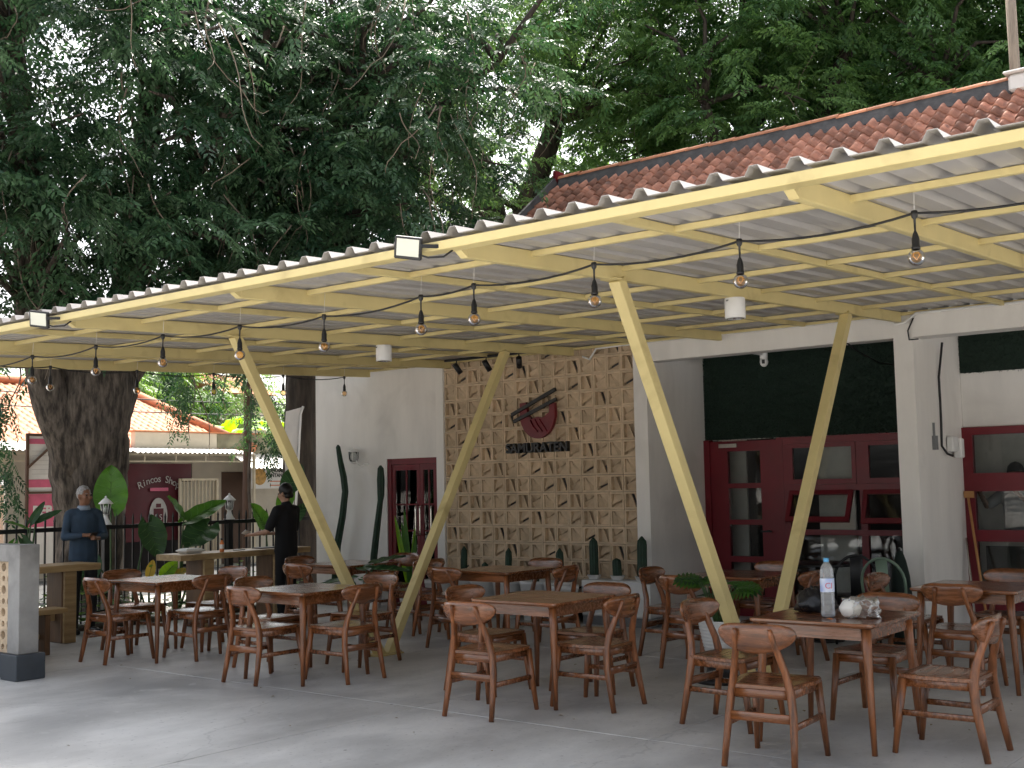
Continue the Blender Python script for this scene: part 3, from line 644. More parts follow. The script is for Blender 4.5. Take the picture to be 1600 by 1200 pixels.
for dz, x0, x1 in ((.02, -.38, .30), (-.10, -.35, .31)):
    part('chopstick', 'black_plastic', lambda mb: mb.bar((cx+x0, 11.415, cz+.04+dz*.7), (cx+x1, 11.415, cz+.31+dz), .035, .04), LG)
put_text('SAMURATEN', .165, .03, (-8.82, 11.45, 1.985), (1, 0, 0), (0, 0, 1), 'black_plastic', LG, bold=.004)
# ------------------------------------------------------------------ fallen leaves on the floor
mat('cloth_green', (.006, .014, .010), .8, var=.3, bump=.2)
mat('dry_leaf', (.20, .13, .05), .8, scale=3, col2=(.30, .24, .09), rnd=.3)
fl = MB(); rl = random.Random(4)
for k in range(150):
    x, y = rl.uniform(-12, 0), rl.uniform(2.5, 11); a = rl.uniform(0, 6.28); l = rl.uniform(.018, .045); d = Vector((math.cos(a), math.sin(a), 0)); n2 = Vector((-d.y, d.x, 0))*l*.3; p = Vector((x, y, .004))
    fl.add([p, p+d*l*.5+n2+Vector((0, 0, .006)), p+d*l+Vector((0, 0, .003)), p+d*l*.5-n2+Vector((0, 0, .004))], [(0, 1, 2), (0, 2, 3)])
stuff(tag(fl.build('fallen_leaves', 'dry_leaf'), 'tiny dry leaves scattered over the concrete patio floor', 'leaves'))
# ------------------------------------------------------------------ chairs
def chair_proto():
    C_ = empty('chair')
    # seat: saddle with rounded front corners
    def seat_pt(u, v):
        y = -.205+v*.43; hw = .185+.045*min(1, v*1.6)
        if v > .8: hw -= .035*((v-.8)/.2)**2
        x = (u*2-1)*hw
        z = .452-.012*math.cos((u-.5)*math.pi)*math.sin(math.pi*min(1, v*1.1))+.004*v
        return (x, y, z)
    mb = MB(); nu, nv = 10, 8
    mb.sheet(seat_pt, nu, nv); mb.sheet(lambda u, v: tuple(Vector(seat_pt(1-u, v))-Vector((0, 0, .02))), nu, nv)
    k = (nu+1); tot = (nu+1)*(nv+1); rim = []
    for i in range(nu): rim.append((i+1, i, tot+nu-i, tot+nu-i-1))
    for i in range(nu): a = nv*k+i; rim.append((a, a+1, tot+nv*k+nu-i-1, tot+nv*k+nu-i))
    for j in range(nv): rim.append((j*k, (j+1)*k, tot+(j+1)*k+nu, tot+j*k+nu)); rim.append(((j+1)*k+nu, j*k+nu, tot+j*k, tot+(j+1)*k))
    mb.f += rim; mb.sm += [False]*len(rim)
    mb.build('seat', 'wood_x', C_)
    # backrest: kidney-shaped curved board
    def outline(t):  # lower and upper edge of the board at t in -1..1
        a = abs(t); zc = .722+.020*a*a; hh = .080*math.sqrt(max(0, 1-a**3.0))+.0025
        return zc-hh*(1.04-.10*a), zc+hh*(.96-.02*a)
    mb = MB(); n = 22
    front = []; back = []
    for i in range(n+1):
        t = math.sin(math.pi/2*(-1+2*i/n)); b_, t_ = outline(t); x = .228*t; yc = -.275+.055*t*t
        for k2 in range(5):
            z = b_+(t_-b_)*k2/4; lean = -(z-.72)*.12
            th = .011 if 0 < k2 < 4 else .007
            front.append((x, yc+lean+th, z)); back.append((x, yc+lean-th, z))
    F = []
    for i in range(n):
        for k2 in range(4): a = i*5+k2; F.append((a, a+1, a+6, a+5))
    o2 = len(front)
    F2 = [tuple(reversed([q+o2 for q in f])) for f in F]
    mb.add(front+back, F+F2, True)
    rim = []
    for i in range(n): rim.append((i*5, (i+1)*5, o2+(i+1)*5, o2+i*5)); rim.append(((i+1)*5+4, i*5+4, o2+i*5+4, o2+(i+1)*5+4))
    for k2 in range(4): rim.append((k2+1, k2, o2+k2, o2+k2+1)); a = n*5+k2; rim.append((a, a+1, o2+a+1, o2+a))
    mb.f += rim; mb.sm += [True]*len(rim)
    mb.build('backrest', 'wood_x', C_)
    for s in (-1, 1):
        # rear leg, bowed, running up behind the backrest
        pts = [(s*.205, -.262, 0), (s*.198, -.235, .14), (s*.188, -.205, .30), (s*.172, -.192, .42), (s*.150, -.205, .53), (s*.122, -.245, .65), (s*.105, -.287, .745), (s*.102, -.298, .772)]
        MB().sweep(pts, [.030, .034, .038, .040, .036, .032, .029, .020], [.034, .040, .048, .052, .046, .040, .034, .02]).build('leg', 'wood_z', C_)
        pts = [(s*.215, .262, 0), (s*.203, .235, .2), (s*.190, .205, .432)]
        MB().sweep(pts, [.028, .036, .042], [.030, .040, .05]).build('leg', 'wood_z', C_)
        MB().sweep([(s*.196, -.215, .235), (s*.203, .228, .235)], [.018, .018], [.034, .034], ch=.15).build('stretcher', 'wood_x', C_)
        MB().sweep([(s*.172, -.17, .408), (s*.186, .19, .408)], [.020, .020], [.05, .05], ch=.12).build('side_rail', 'wood_x', C_)
    MB().sweep([(-.178, -.214, .28), (.178, -.214, .28)], [.05, .05], [.02, .02], wdir=(0, 0, 1), ch=.15).build('stretcher', 'wood_x', C_)
    MB().sweep([(-.165, -.19, .405), (.165, -.19, .405)], [.05, .05], [.02, .02], wdir=(0, 0, 1), ch=.15).build('rail', 'wood_x', C_)
    MB().sweep([(-.185, .205, .405), (.185, .205, .405)], [.05, .05], [.02, .02], wdir=(0, 0, 1), ch=.15).build('rail', 'wood_x', C_)
    return C_
chair0 = chair_proto(); used = [False]
DIRS = {'N': (0, (0, 1)), 'S': (math.pi, (0, -1)), 'E': (-math.pi/2, (1, 0)), 'W': (math.pi/2, (-1, 0))}
def chair(x, y, face, label, jit=None):
    # x,y: midpoint of the rear feet; face: direction the sitter looks
    rz, (dx, dy) = DIRS[face]
    o = chair0 if not used[0] else copy_tree(chair0); used[0] = True
    o.location = (x+dx*.262, y+dy*.262, 0); o.rotation_euler = (0, 0, rz+(jit if jit is not None else random.uniform(-.05, .05)))
    return tag(o, label, 'chair', 'wooden cafe chairs round the patio tables')
# ------------------------------------------------------------------ tables
def table_proto():
    T_ = empty('table'); h = .4; c = .035; poly = []
    for sx, sy, a0 in ((1, 1, 0), (-1, 1, 90), (-1, -1, 180), (1, -1, 270)):
        for k in range(5): a = RAD(a0+k*22.5); poly.append((sx*(h-c)+c*math.cos(a), sy*(h-c)+c*math.sin(a)))
    mb = MB(); n = len(poly); sc = lambda s: [(p[0]*s, p[1]*s) for p in poly]
    mb.ring([[Vector((*p, .722)) for p in sc(.975)], [Vector((*p, .735)) for p in sc(1.)], [Vector((*p, .747)) for p in sc(1.)], [Vector((*p, .750)) for p in sc(.994)]], smooth=False)
    mb.build('table_top', 'wood_x', T_)
    for s in (-1, 1):
        MB().box2((-.315, s*.325-.01, .645), (.315, s*.325+.01, .7215)).build('apron', 'wood_x', T_)
        MB().box2((s*.325-.01, -.314, .646), (s*.325+.01, .314, .7215)).build('apron', 'wood_x', T_)
        for s2 in (-1, 1): MB().tube([(s*.365, s2*.365, 0), (s*.352, s2*.352, .25), (s*.336, s2*.336, .55), (s*.328, s2*.328, .7215)], [.0165, .021, .027, .03], 12).build('leg', 'wood_z', T_)
    return T_
tab0 = table_proto(); tused = [False]
def table(x, y, label, rz=0):
    o = tab0 if not tused[0] else copy_tree(tab0); tused[0] = True
    o.location = (x, y, 0); o.rotation_euler = (0, 0, rz); return tag(o, label, 'table', 'square wooden patio tables')
table(-3.15, 7.10, 'square wooden table holding the water bottle and plastic bags')
chair(-3.20, 6.06, 'N', 'nearest chair with its back to us before the water bottle table', .10)
chair(-2.20, 7.10, 'W', 'chair seen side-on at the right of the water bottle table', .0)
chair(-4.17, 7.12, 'E', 'chair on the left of the water bottle table facing its V post side', -.05)
chair(-3.20, 8.10, 'S', 'chair on the far side of the water bottle table', .0)
table(-5.53, 7.22, 'square wooden table at centre, empty, nearest the breeze-block wall logo')
chair(-5.50, 6.27, 'N', 'chair with back to us at the front of the centre table', .05)
chair(-4.76, 7.18, 'W', 'chair on the right side of the centre table', .02)
chair(-6.38, 7.24, 'E', 'chair on the left side of the centre table', -.03)
chair(-5.45, 7.98, 'S', 'chair on the far side of the centre table', .0)
table(-7.87, 6.92, 'square wooden table just left of the left V post')
chair(-8.05, 6.34, 'N', 'chair with back to us at the front of the table by left V post', .02)
chair(-7.24, 7.02, 'W', 'chair on the right of the table by left V post', -.02)
chair(-8.85, 7.12, 'E', 'chair on the left of the table by left V post', .03)
chair(-8.04, 8.02, 'S', 'chair behind the table by left V post, next to post foot', .0)
table(-10.05, 7.04, 'leftmost square wooden table with glaring bright top')
chair(-10.22, 6.34, 'N', 'leftmost chair with back to us at the glaring bright table', -.0)
chair(-9.44, 7.16, 'W', 'chair on the right of the glaring bright table', -.03)
chair(-11.02, 7.15, 'E', 'chair on the left of the glaring bright table', .02)
chair(-10.2, 8.0, 'S', 'chair on the far side of the glaring bright table', .03)
table(-10.0, 9.45, 'far wooden table beside the person in black')
chair(-9.95, 8.58, 'N', 'chair with back to us at the far table beside person in black', .04)
chair(-10.98, 9.52, 'E', 'chair right beside the person in black', .0)
chair(-10.1, 10.5, 'S', 'chair before the left red door at far table', .02)
chair(-9.0, 9.75, 'W', 'chair between the far left table and the left V post', -.03)
table(-7.73, 9.40, 'far wooden table in front of the row of cactus pots')
chair(-8.0, 8.78, 'N', 'chair with back to us at the table before the cactus pots', .02)
chair(-6.93, 9.45, 'W', 'dark chair on the right of the table before the cactus pots', .05)
chair(-8.95, 9.57, 'E', 'chair on the left of the table before the cactus pots', .0)
chair(-7.85, 10.33, 'S', 'chair between the cactus pots and their table', .0)
table(-3.03, 9.48, 'wooden table at the right edge beside the white pillar')
chair(-3.08, 8.98, 'N', 'chair with back to us at the right edge table', .0)
chair(-3.95, 9.7, 'E', 'chair on the left of the right edge table near the green metal chair', .0)
chair(-3.1, 10.6, 'S', 'chair behind the right edge table under the window', .0)
table(-5.25, 9.8, 'wooden table behind the potted plant on its stand')
chair(-6.1, 9.6, 'E', 'chair by the white corner left of the table behind potted plant', .03)
chair(-5.32, 8.85, 'N', 'chair with back to us left of the potted plant', -.04)
chair(-5.35, 10.75, 'S', 'chair before the recessed red door', .0)
chair(-4.52, 9.78, 'W', 'chair right of the potted plant seen past the right V post', .0)

# ------------------------------------------------------------------ things on the water bottle table
bx, by = -3.13, 6.95
Bt = wempty('water_bottle', (bx, by, .75)); tag(Bt, 'large clear water bottle with blue cap and label on the table', 'bottle')
prof = [(.032, .7525), (.040, .757), (.042, .775)]
for k in range(6): z = .79+k*.018; prof += [(.042, z), (.039, z+.008)]
prof += [(.042, .90), (.0425, .91), (.0425, .985), (.040, .99), (.042, 1.0), (.040, 1.012), (.0405, 1.03), (.034, 1.055), (.022, 1.075), (.0145, 1.085), (.0145, 1.095)]
part('body', 'pet', lambda mb: mb.lathe(prof, 24, (bx, by, 0)), Bt)
lb = part('label', 'label_blue', lambda mb: mb.lathe([(.0432, .905), (.0434, .91), (.0434, .985), (.0432, .988)], 24, (bx, by, 0), cap=False), Bt)
put_text('Cl', .05, .0006, (bx+.026, by-.0375, .928), (.82, .57, 0), (0, 0, 1), 'banner_pink', Bt)
part('cap', 'cap_blue', lambda mb: mb.lathe([(.0165, 1.086), (.017, 1.09), (.017, 1.108), (.015, 1.11)], 16, (bx, by, 0), fn=lambda j: 1+.02*(j % 2)), Bt)
def blob(name, m, c, r, seed, sub=28, crumple=.25, knot=None, parent=None):
    rng = Vector((seed*3.1, seed*1.7, seed)); rings = []
    for i in range(sub//2+1):
        th = math.pi*i/(sub//2); ring = []
        for j in range(sub):
            ph = 2*math.pi*j/sub; d = Vector((math.sin(th)*math.cos(ph), math.sin(th)*math.sin(ph), math.cos(th)))
            k = 1+crumple*(abs(noise.noise(d*2.3+rng))*1.4-.3)+crumple*.45*abs(noise.noise(d*5.5+rng))
            p = Vector((d.x*r[0]*k, d.y*r[1]*k, d.z*r[2]*k))
            p.z = max(p.z, -r[2]*.62)
            ring.append(Vector(c)+p+Vector((0, 0, r[2]*.62)))
        rings.append(ring)
    mb = MB(); mb.ring(rings, smooth=True); return mb.build(name, m, parent)
BB = wempty('black_bag', (-3.30, 7.27, .75)); tag(BB, 'knotted black plastic bag on the water bottle table', 'bag')
blob('bag_body', 'black_bag', (-3.34, 7.22, .751), (.125, .10, .085), 2, parent=BB, crumple=.4)
part('knot', 'black_bag', lambda mb: (mb.tube([(-3.34, 7.22, .85), (-3.335, 7.22, .875), (-3.32, 7.21, .90)], [.022, .012, .02], 8), mb.tube([(-3.33, 7.22, .875), (-3.29, 7.21, .885), (-3.25, 7.2, .872)], [.012, .014, .004], 6), mb.tube([(-3.33, 7.22, .875), (-3.36, 7.22, .90), (-3.37, 7.23, .915)], [.012, .012, .003], 6)), BB)
CB = wempty('clear_bag', (-2.98, 7.0, .75)); tag(CB, 'clear plastic bag holding a round white foam bowl on the table', 'bag')
part('bowl', 'foam_white', lambda mb: mb.lathe([(.035, .754), (.055, .772), (.066, .805), (.068, .812), (.064, .82), (.045, .85), (.02, .863), (.001, .866)], 20, (-3.0, 6.98, 0)), CB)
blob('bag_body', 'clear_bag', (-2.955, 7.01, .7515), (.10, .075, .078), 5, parent=CB, crumple=.55)
NK = MB(); NK.sheet(lambda u, v: (-3.12+u*.07+.01*v, 6.84+v*.03, .752+.004*math.sin(u*5)), 6, 2)
tag(NK.build('wrapper', 'print_orange'), 'small orange paper scrap beside the bottle base', 'wrapper')

# ------------------------------------------------------------------ round metal table, metal chairs
RT = wempty('round_table', (-5.0, 11.15, 0)); tag(RT, 'small round dark table before the recessed windows', 'table')
part('table_top', 'black_metal', lambda mb: mb.lathe([(.30, .735), (.345, .737), (.35, .745), (.35, .758), (.345, .762), (.001, .763)], 32, (-5.1, 11.2, 0)), RT)
part('pedestal', 'black_metal', lambda mb: mb.lathe([(.2, .0), (.2, .02), (.03, .05), (.028, .735)], 16, (-5.1, 11.2, 0)), RT)
def metal_chair(x, y, rz, m, label):
    K = empty('metal_chair', (x, y, 0), rz); tag(K, label, 'chair')
    MB().cbox((0, 0, .45), (.36, .36, .02), .008).build('seat', m, K)
    pts = []
    for k in range(17):
        a = math.pi*k/16; pts.append((-.20*math.cos(a)*(1 if k else 1), -.20-.05*math.sin(a), .62+.23*math.sin(a)))
    pts = [(-.19, -.17, .44)]+pts+[(.19, -.17, .44)]
    MB().tube(pts, .0135, 8).build('back_frame', m, K)
    MB().sweep([(0, -.18, .45), (0, -.215, .62), (0, -.25, .84)], [.10, .105, .11], [.004, .004, .004]).build('back_splat', m, K)
    for sx in (-1, 1):
        for sy in (-1, 1): MB().tube([(sx*.16, sy*.16, .44), (sx*.205, sy*.215, 0)], [.018, .012], 8).build('leg', m, K)
    return K
metal_chair(-4.80, 11.28, .5, 'black_metal', 'black metal chair with hoop back behind the round table')
metal_chair(-4.33, 11.0, .1, 'green_metal', 'pale green metal chair with hoop back beside the white pillar')
# dark green cloth at the foot of the pillar
UM = wempty('cloth_cover', (-4.24, 11.1, 0)); tag(UM, 'dark green cloth cover standing at the foot of the white pillar', 'cover')
part('cloth', 'cloth_green', lambda mb: mb.lathe([(.10, .005), (.10, .2), (.095, .45), (.08, .66), (.055, .80), (.03, .88), (.008, .90)], 18, (-4.30, 11.2, 0), fn=lambda j: 1+.07*(j % 2)), UM)
part('knob', 'black_metal', lambda mb: mb.lathe([(.012, .895), (.016, .91), (.008, .925)], 8, (-4.30, 11.2, 0)), UM)
# broom against the right window
BR = wempty('broom', (-4.05, 12.55, 0)); tag(BR, 'orange wooden pole leaning on the right red window frame', 'pole')
part('handle', 'wood_broom', lambda mb: mb.tube([(-3.88, 12.40, 0), (-4.12, 12.70, 1.42)], .014, 8), BR)
part('head', 'wood_broom', lambda mb: mb.box((-4.10, 12.69, 1.40), (.10, .03, .07)), BR)
PP = MB().tube([(-4.02, 12.45, 0), (-4.14, 12.66, .95)], .012, 8).build('metal_pipe', 'chrome'); tag(PP, 'grey metal pipe leaning in the corner of the white pillar', 'pipe')
# ------------------------------------------------------------------ bar tables, bench, clutter
def bar_table(loc, L, W, H, label, legs):
    K = empty('bar_table', loc); tag(K, label, 'table')
    mb = MB(); n = 14; rng = random.Random(int(L*100)); tpts = []
    e0 = [rng.uniform(-.018, .018) for _ in range(n+1)]; e1 = [rng.uniform(-.018, .018) for _ in range(n+1)]
    rings = []
    for i in range(n+1):
        y = -L/2+L*i/n; rings.append([Vector((-W/2+e0[i], y, H-.07)), Vector((W/2+e1[i]-.008, y, H-.07)), Vector((W/2+e1[i], y, H-.01)), Vector((W/2+e1[i]-.01, y, H)), Vector((-W/2+e0[i]+.01, y, H)), Vector((-W/2+e0[i], y, H-.01))])
    mb.ring(rings, smooth=False); mb.build('slab_top', 'slab_wood', K)
    for y in legs:
        MB().cbox((0, y, (H-.072)/2), (W*.62, .16, H-.074), .008).build('leg', 'slab_dark', K)
        MB().cbox((W*.62/2+.021, y, (H-.072)/2), (.04, .14, H-.076), .005).build('leg_facing', 'slab_wood', K)
    MB().cbox((0, (legs[0]+legs[-1])/2, .28), (.06, abs(legs[-1]-legs[0])-.162, .09), .006).build('foot_rail', 'slab_wood', K)
    return K
bar_table((-12.02, 6.45, 0), 1.9, .5, .835, 'thick slab bar table at left before the man in blue', (-.7, .62))
bar_table((-11.85, 9.30, 0), 1.95, .5, .865, 'thick slab bar table by the fence beside the person in black', (-.55, .5))
def bench(loc, L, label, H=.45):
    K = empty('bench', loc); tag(K, label, 'bench')
    MB().cbox((0, 0, H-.025), (.28, L, .05), .006).build('seat', 'slab_wood', K)
    for y in (-L*.38, L*.38): MB().cbox((0, y, (H-.052)/2), (.22, .06, H-.054), .005).build('leg', 'slab_dark', K)
    MB().cbox((0, 0, .18), (.03, L*.76-.062, .05), .004).build('stretcher', 'slab_wood', K)
bench((-11.25, 5.75, 0), 1.75, 'wooden bench in front of the left slab bar table')
ZT = .865
FBx = wempty('food_box', (-11.85, 8.6, ZT)); tag(FBx, 'white foam food box on the slab bar table by the fence', 'box')
part('tray', 'foam_white', lambda mb: mb.ring([[Vector((-11.85+sx*w, 8.62+sy*w*1.25, z)) for sx, sy in ((-1, -1), (1, -1), (1, 1), (-1, 1))] for w, z in ((.075, ZT+.002), (.1, ZT+.03))], smooth=False), FBx)
part('lid', 'foam_white', lambda mb: mb.ring([[Vector((-11.85+sx*w, 8.62+sy*w*1.25, z)) for sx, sy in ((-1, -1), (1, -1), (1, 1), (-1, 1))] for w, z in ((.105, ZT+.031), (.105, ZT+.037), (.075, ZT+.06))], smooth=False), FBx)
SB = wempty('sauce_bottle', (-11.75, 9.0, ZT)); tag(SB, 'small sauce bottle with pale label on the bar table by the fence', 'bottle')
part('body', 'print_orange', lambda mb: mb.lathe([(.024, ZT+.001), (.026, ZT+.006), (.026, ZT+.10), (.014, ZT+.125), (.012, ZT+.14)], 14, (-11.72, 8.98, 0)), SB)
part('label', 'banner_white', lambda mb: mb.lathe([(.0266, ZT+.04), (.0266, ZT+.09)], 14, (-11.72, 8.98, 0), cap=False), SB)
part('cap', 'black_plastic', lambda mb: mb.lathe([(.015, ZT+.14), (.015, ZT+.165)], 12, (-11.72, 8.98, 0)), SB)
TB = MB().cbox((-11.85, 9.75, ZT+.008), (.2, .28, .014), .004).build('tablet', 'black_plastic'); tag(TB, 'closed thin dark tablet lying on bar table before person in black', 'tablet')
PH = MB().cbox((-11.8, 9.3, ZT+.006), (.07, .14, .009), .003).build('phone', 'black_plastic'); tag(PH, 'dark phone lying mid-way on the bar table by the fence', 'phone')
DB = wempty('drink_cup', (-12.0, 6.75, .835)); tag(DB, 'pink iced drink cup on the left slab bar table', 'cup')
part('body', 'banner_pink', lambda mb: mb.lathe([(.03, .837), (.045, .94), (.046, .95), (.03, .985), (.008, .99)], 16, (-11.98, 6.72, 0)), DB)
part('straw', 'red_paint', lambda mb: mb.tube([(-11.98, 6.72, .95), (-11.97, 6.73, 1.05)], .005, 6), DB)
SN = blob('paper_bag', 'slab_wood', (-11.98, 6.52, .836), (.07, .06, .06), 9); tag(SN, 'crumpled brown paper bag beside the pink drink', 'bag')
# ------------------------------------------------------------------ cacti and pots along the breeze wall
def cactus_mesh(path, rad, ribs=9):
    mb = MB(); n = ribs*4; pts = [Vector(p) for p in path]; rings = []; x = Vector((1, 0, 0))
    for i, p in enumerate(pts):
        t = (pts[min(i+1, len(pts)-1)]-pts[max(i-1, 0)]).normalized(); xx = (x-t*x.dot(t)).normalized(); yy = t.cross(xx)
        rings.append([p+(xx*math.cos(2*math.pi*j/n)+yy*math.sin(2*math.pi*j/n))*rad[i]*(1+.17*math.cos(2*math.pi*j/n*ribs)) for j in range(n)])
    mb.ring(rings); return mb
def pot_mesh(c, r, h, z0=0):
    return MB().lathe([(r*.70, z0), (r*.73, z0+.01), (r*.97, z0+h*.9), (r, z0+h*.905), (r, z0+h), (r*.93, z0+h), (r*.90, z0+h*.86), (.001, z0+h*.86)], 24, c)
def potted_cactus(x, y, h, r, pr, ph, label, z0=0):
    K = wempty('potted_cactus', (x, y, z0)); tag(K, label, 'cactus', None)
    pot_mesh((x, y, 0), pr, ph, z0).build('pot', 'pot_white', K)
    zb = z0+ph*.86; n = 9; lean = random.uniform(-.03, .03)
    path = []; rad = []
    for k in range(n+1):
        t = k/n; path.append((x+lean*t, y, zb-.01+h*t)); rad.append(r*(1 if t < .8 else math.sqrt(max(.02, 1-((t-.8)/.2)**2))))
    cactus_mesh(path, rad).build('stem', 'cactus', K)
for i, (x, h, r, lab) in enumerate(((-9.87, .46, .036, 'leftmost tall cactus in a white pot beside the left red door'), (-9.53, .27, .038, 'short cactus second from the left in white pot'), (-9.16, .45, .036, 'cactus third from the left in white pot at breeze wall'),
        (-8.74, .30, .038, 'small cactus in white pot hidden mostly behind far table'), (-8.38, .46, .04, 'cactus in white pot right below the logo sign'))):
    potted_cactus(x, 11.25, h, r, .19, .46, lab)
for x, h, r, lab in ((-7.92, .44, .045, 'tall cactus at the left end of the white plinth'), (-7.60, .21, .045, 'short cactus in the middle of the white plinth'), (-7.27, .46, .048, 'tall cactus at the right end of the white plinth')):
    potted_cactus(x, 11.30, h, r, .085, .05, lab, .501)
EP = [(-8.17, .17, 'empty white pot next to the plinth'), (-10.12, .17, 'white pot nearest the left red door')]
for x, r, lab in EP: tag(pot_mesh((x, 11.05, 0), r, .44).build('pot', 'pot_white'), lab, 'pot')
for path, rad, lab in (([(-12.30, 11.33, .3), (-12.25, 11.33, .8), (-12.14, 11.33, 1.2), (-12.08, 11.33, 1.55), (-12.12, 11.34, 1.75), (-12.2, 11.36, 1.95), (-12.29, 11.4, 2.17), (-12.295, 11.4, 2.2)], [.045, .045, .042, .04, .04, .035, .028, .008], 'very tall bent cactus against the white wall below the wall lamp'),
                       ([(-11.58, 11.33, .3), (-11.53, 11.33, .7), (-11.46, 11.33, 1.1), (-11.40, 11.33, 1.42), (-11.39, 11.33, 1.5), (-11.39, 11.33, 1.7), (-11.39, 11.33, 1.85), (-11.39, 11.33, 1.89)], [.042, .042, .038, .033, .042, .046, .036, .01], 'tall cactus beside the left red door frame')):
    K = wempty('potted_cactus', (path[0][0], 11.33, 0)); tag(K, lab, 'cactus')
    pp = []; rr = []
    for i in range(len(path)-1):
        for k in range(4): t = k/4; pp.append(Vector(path[i]).lerp(Vector(path[i+1]), t)); rr.append(rad[i]*(1-t)+rad[i+1]*t)
    pp.append(Vector(path[-1])); rr.append(rad[-1])
    cactus_mesh(pp, rr, 7).build('stem', 'cactus', K); pot_mesh((path[0][0], 11.33, 0), .16, .34).build('pot', 'pot_white', K)

mat('vein', (.12, .24, .06), .5)
# ------------------------------------------------------------------ big leaves
def heart_leaf(base, tip, width, normal, m, parent, wave=.03, droop=.12, lobe=.18, name='leaf'):
    base, tip = Vector(base), Vector(tip); d = tip-base; L = d.length; d.normalize(); nn = Vector(normal); nn = (nn-d*nn.dot(d)).normalized(); s = d.cross(nn)
    n = 14; mb = MB(); vs = []; ph = random.uniform(0, 6)
    for i in range(n+1):
        t = i/n; y = -lobe*L+t*L*(1+lobe)
        tt = t
        w = width*.5*(math.sin(math.pi*min(1, tt**.80))**.62 if tt < 1 else 0)
        if t < .16: w = width*.5*(.35+.5*t/.16)
        for k in range(7):
            u = -1+k/3; cup = abs(u)*width*.10
            off = wave*width*math.sin(7*t*3+ph+(2 if u > 0 else 0))*abs(u)
            yy = y if not (abs(u) < .34 and y < 0) else 0.0
            vs.append(base+d*yy+s*(u*w)+nn*(cup+off-droop*L*(max(0, t-.2)**2)))
    F = [(i*7+k, i*7+k+1, (i+1)*7+k+1, (i+1)*7+k) for i in range(n) for k in range(6)]
    mb.add(vs, F, True); lf = mb.build(name, m, parent)
    mr = MB(); mr.tube([base+nn*.004*-1, base+d*L*.5-nn*(droop*L*.09+.002), tip-nn*(droop*L*.64)], [.006, .004, .0015], 5); mr.build('midrib', 'petiole', lf)
    if width > .15:
        vn = MB()
        for i in (3, 5, 7, 9, 11):
            for k in (0, 6):
                a = vs[i*7+3]; e = vs[min(n, i+2)*7+k]; q1 = vs[min(n, i+1)*7+(2 if k == 0 else 4)]
                for off in (.0015, -.0015): vn.tube([a+nn*off, q1+nn*off, a.lerp(e, .93)+nn*(off+.0)], [.0026, .002, .0008], 4)
        vn.build('veins', 'vein', lf)
    return lf
def petiole(root, base, parent, r=.011):
    root, base = Vector(root), Vector(base); m = root.lerp(base, .5); m.z += .06*(base-root).length
    MB().tube([root, root.lerp(m, .5)+Vector((0, 0, .01)), m, m.lerp(base, .5)+Vector((0, 0, .02)), base], [r*1.5, r*1.3, r*1.1, r, r*.7], 7).build('stalk', 'petiole', parent)
FXp = -12.9
def alocasia(root, leaves, label):
    K = wempty('elephant_ear_plant', root); tag(K, label, 'plant')
    for b, t, w, nrm, m in leaves:
        petiole(root, b, K); heart_leaf(b, t, w, nrm, m, K)
CN_ = (.8, -.55, .1)
alocasia((-13.45, 8.6, .02), [((-13.42, 8.56, 1.40), (-13.38, 8.54, 1.95), .42, CN_, 'alocasia')], 'elephant ear plant with one tall upright leaf behind the left fence lamp')
alocasia((-12.9, 8.5, .03), [((-12.85, 8.72, 1.22), (-12.75, 8.83, .78), .36, (.7, -.3, .6), 'alocasia_dark'), ((-12.9, 8.0, .8), (-12.8, 7.8, .45), .26, (.6, -.3, .6), 'alocasia_dark')], 'elephant ear plant with dark drooping leaves right of the man in blue')
alocasia((-12.9, 9.2, .03), [((-12.9, 9.34, 1.22), (-12.85, 9.92, 1.49), .27, (.55, -.45, .75), 'alocasia'), ((-12.92, 9.3, 1.24), (-12.9, 9.06, 1.55), .24, (.6, .2, .6), 'alocasia'), ((-12.8, 9.6, 1.14), (-12.65, 9.12, .90), .40, (.6, -.35, .6), 'alocasia_dark'), ((-12.85, 9.0, .5), (-12.75, 9.25, .62), .2, (.4, -.3, .8), 'leaf_yellow')], 'elephant ear plant spreading bright leaves between the two fence lamps')
alocasia((-12.9, 10.7, .03), [((-12.9, 10.62, 1.08), (-12.88, 10.37, 1.42), .26, (.75, -.2, .5), 'alocasia'), ((-12.95, 10.95, 1.35), (-12.93, 11.12, 1.68), .24, (.7, -.5, .3), 'alocasia'), ((-12.9, 11.1, 1.15), (-12.85, 11.3, 1.4), .2, (.6, -.5, .5), 'alocasia_dark'), ((-12.9, 11.0, 1.6), (-12.88, 11.25, 1.95), .3, (.7, -.5, .3), 'alocasia_dark')], 'elephant ear plant beside the person in black at the fence')
alocasia((-12.9, 7.15, .03), [((-12.88, 7.16, 1.2), (-12.8, 6.84, 1.32), .12, (.4, -.3, .8), 'alocasia'), ((-12.9, 7.2, 1.27), (-12.88, 7.36, 1.52), .09, (.7, -.4, .4), 'alocasia_dark'), ((-12.9, 7.26, 1.28), (-12.85, 7.56, 1.42), .1, (.6, -.4, .6), 'alocasia_dark'), ((-12.9, 7.1, 1.1), (-12.8, 7.25, .85), .12, (.7, -.4, .4), 'alocasia_dark'), ((-12.9, 7.0, 1.05), (-12.75, 6.75, .8), .12, (.5, -.4, .6), 'alocasia')], 'narrow leaved plant at the left behind the slab bar table')
alocasia((-12.88, 8.76, .03), [((-12.86, 8.75, .56), (-12.82, 8.78, .76), .12, CN_, 'leaf_yellow'), ((-12.85, 8.95, .55), (-12.8, 9.12, .72), .18, (.7, -.4, .5), 'banana'), ((-12.85, 8.6, .4), (-12.7, 8.45, .5), .16, (.5, -.4, .7), 'alocasia_dark')], 'small plant with yellowing leaf at the foot of the fence')
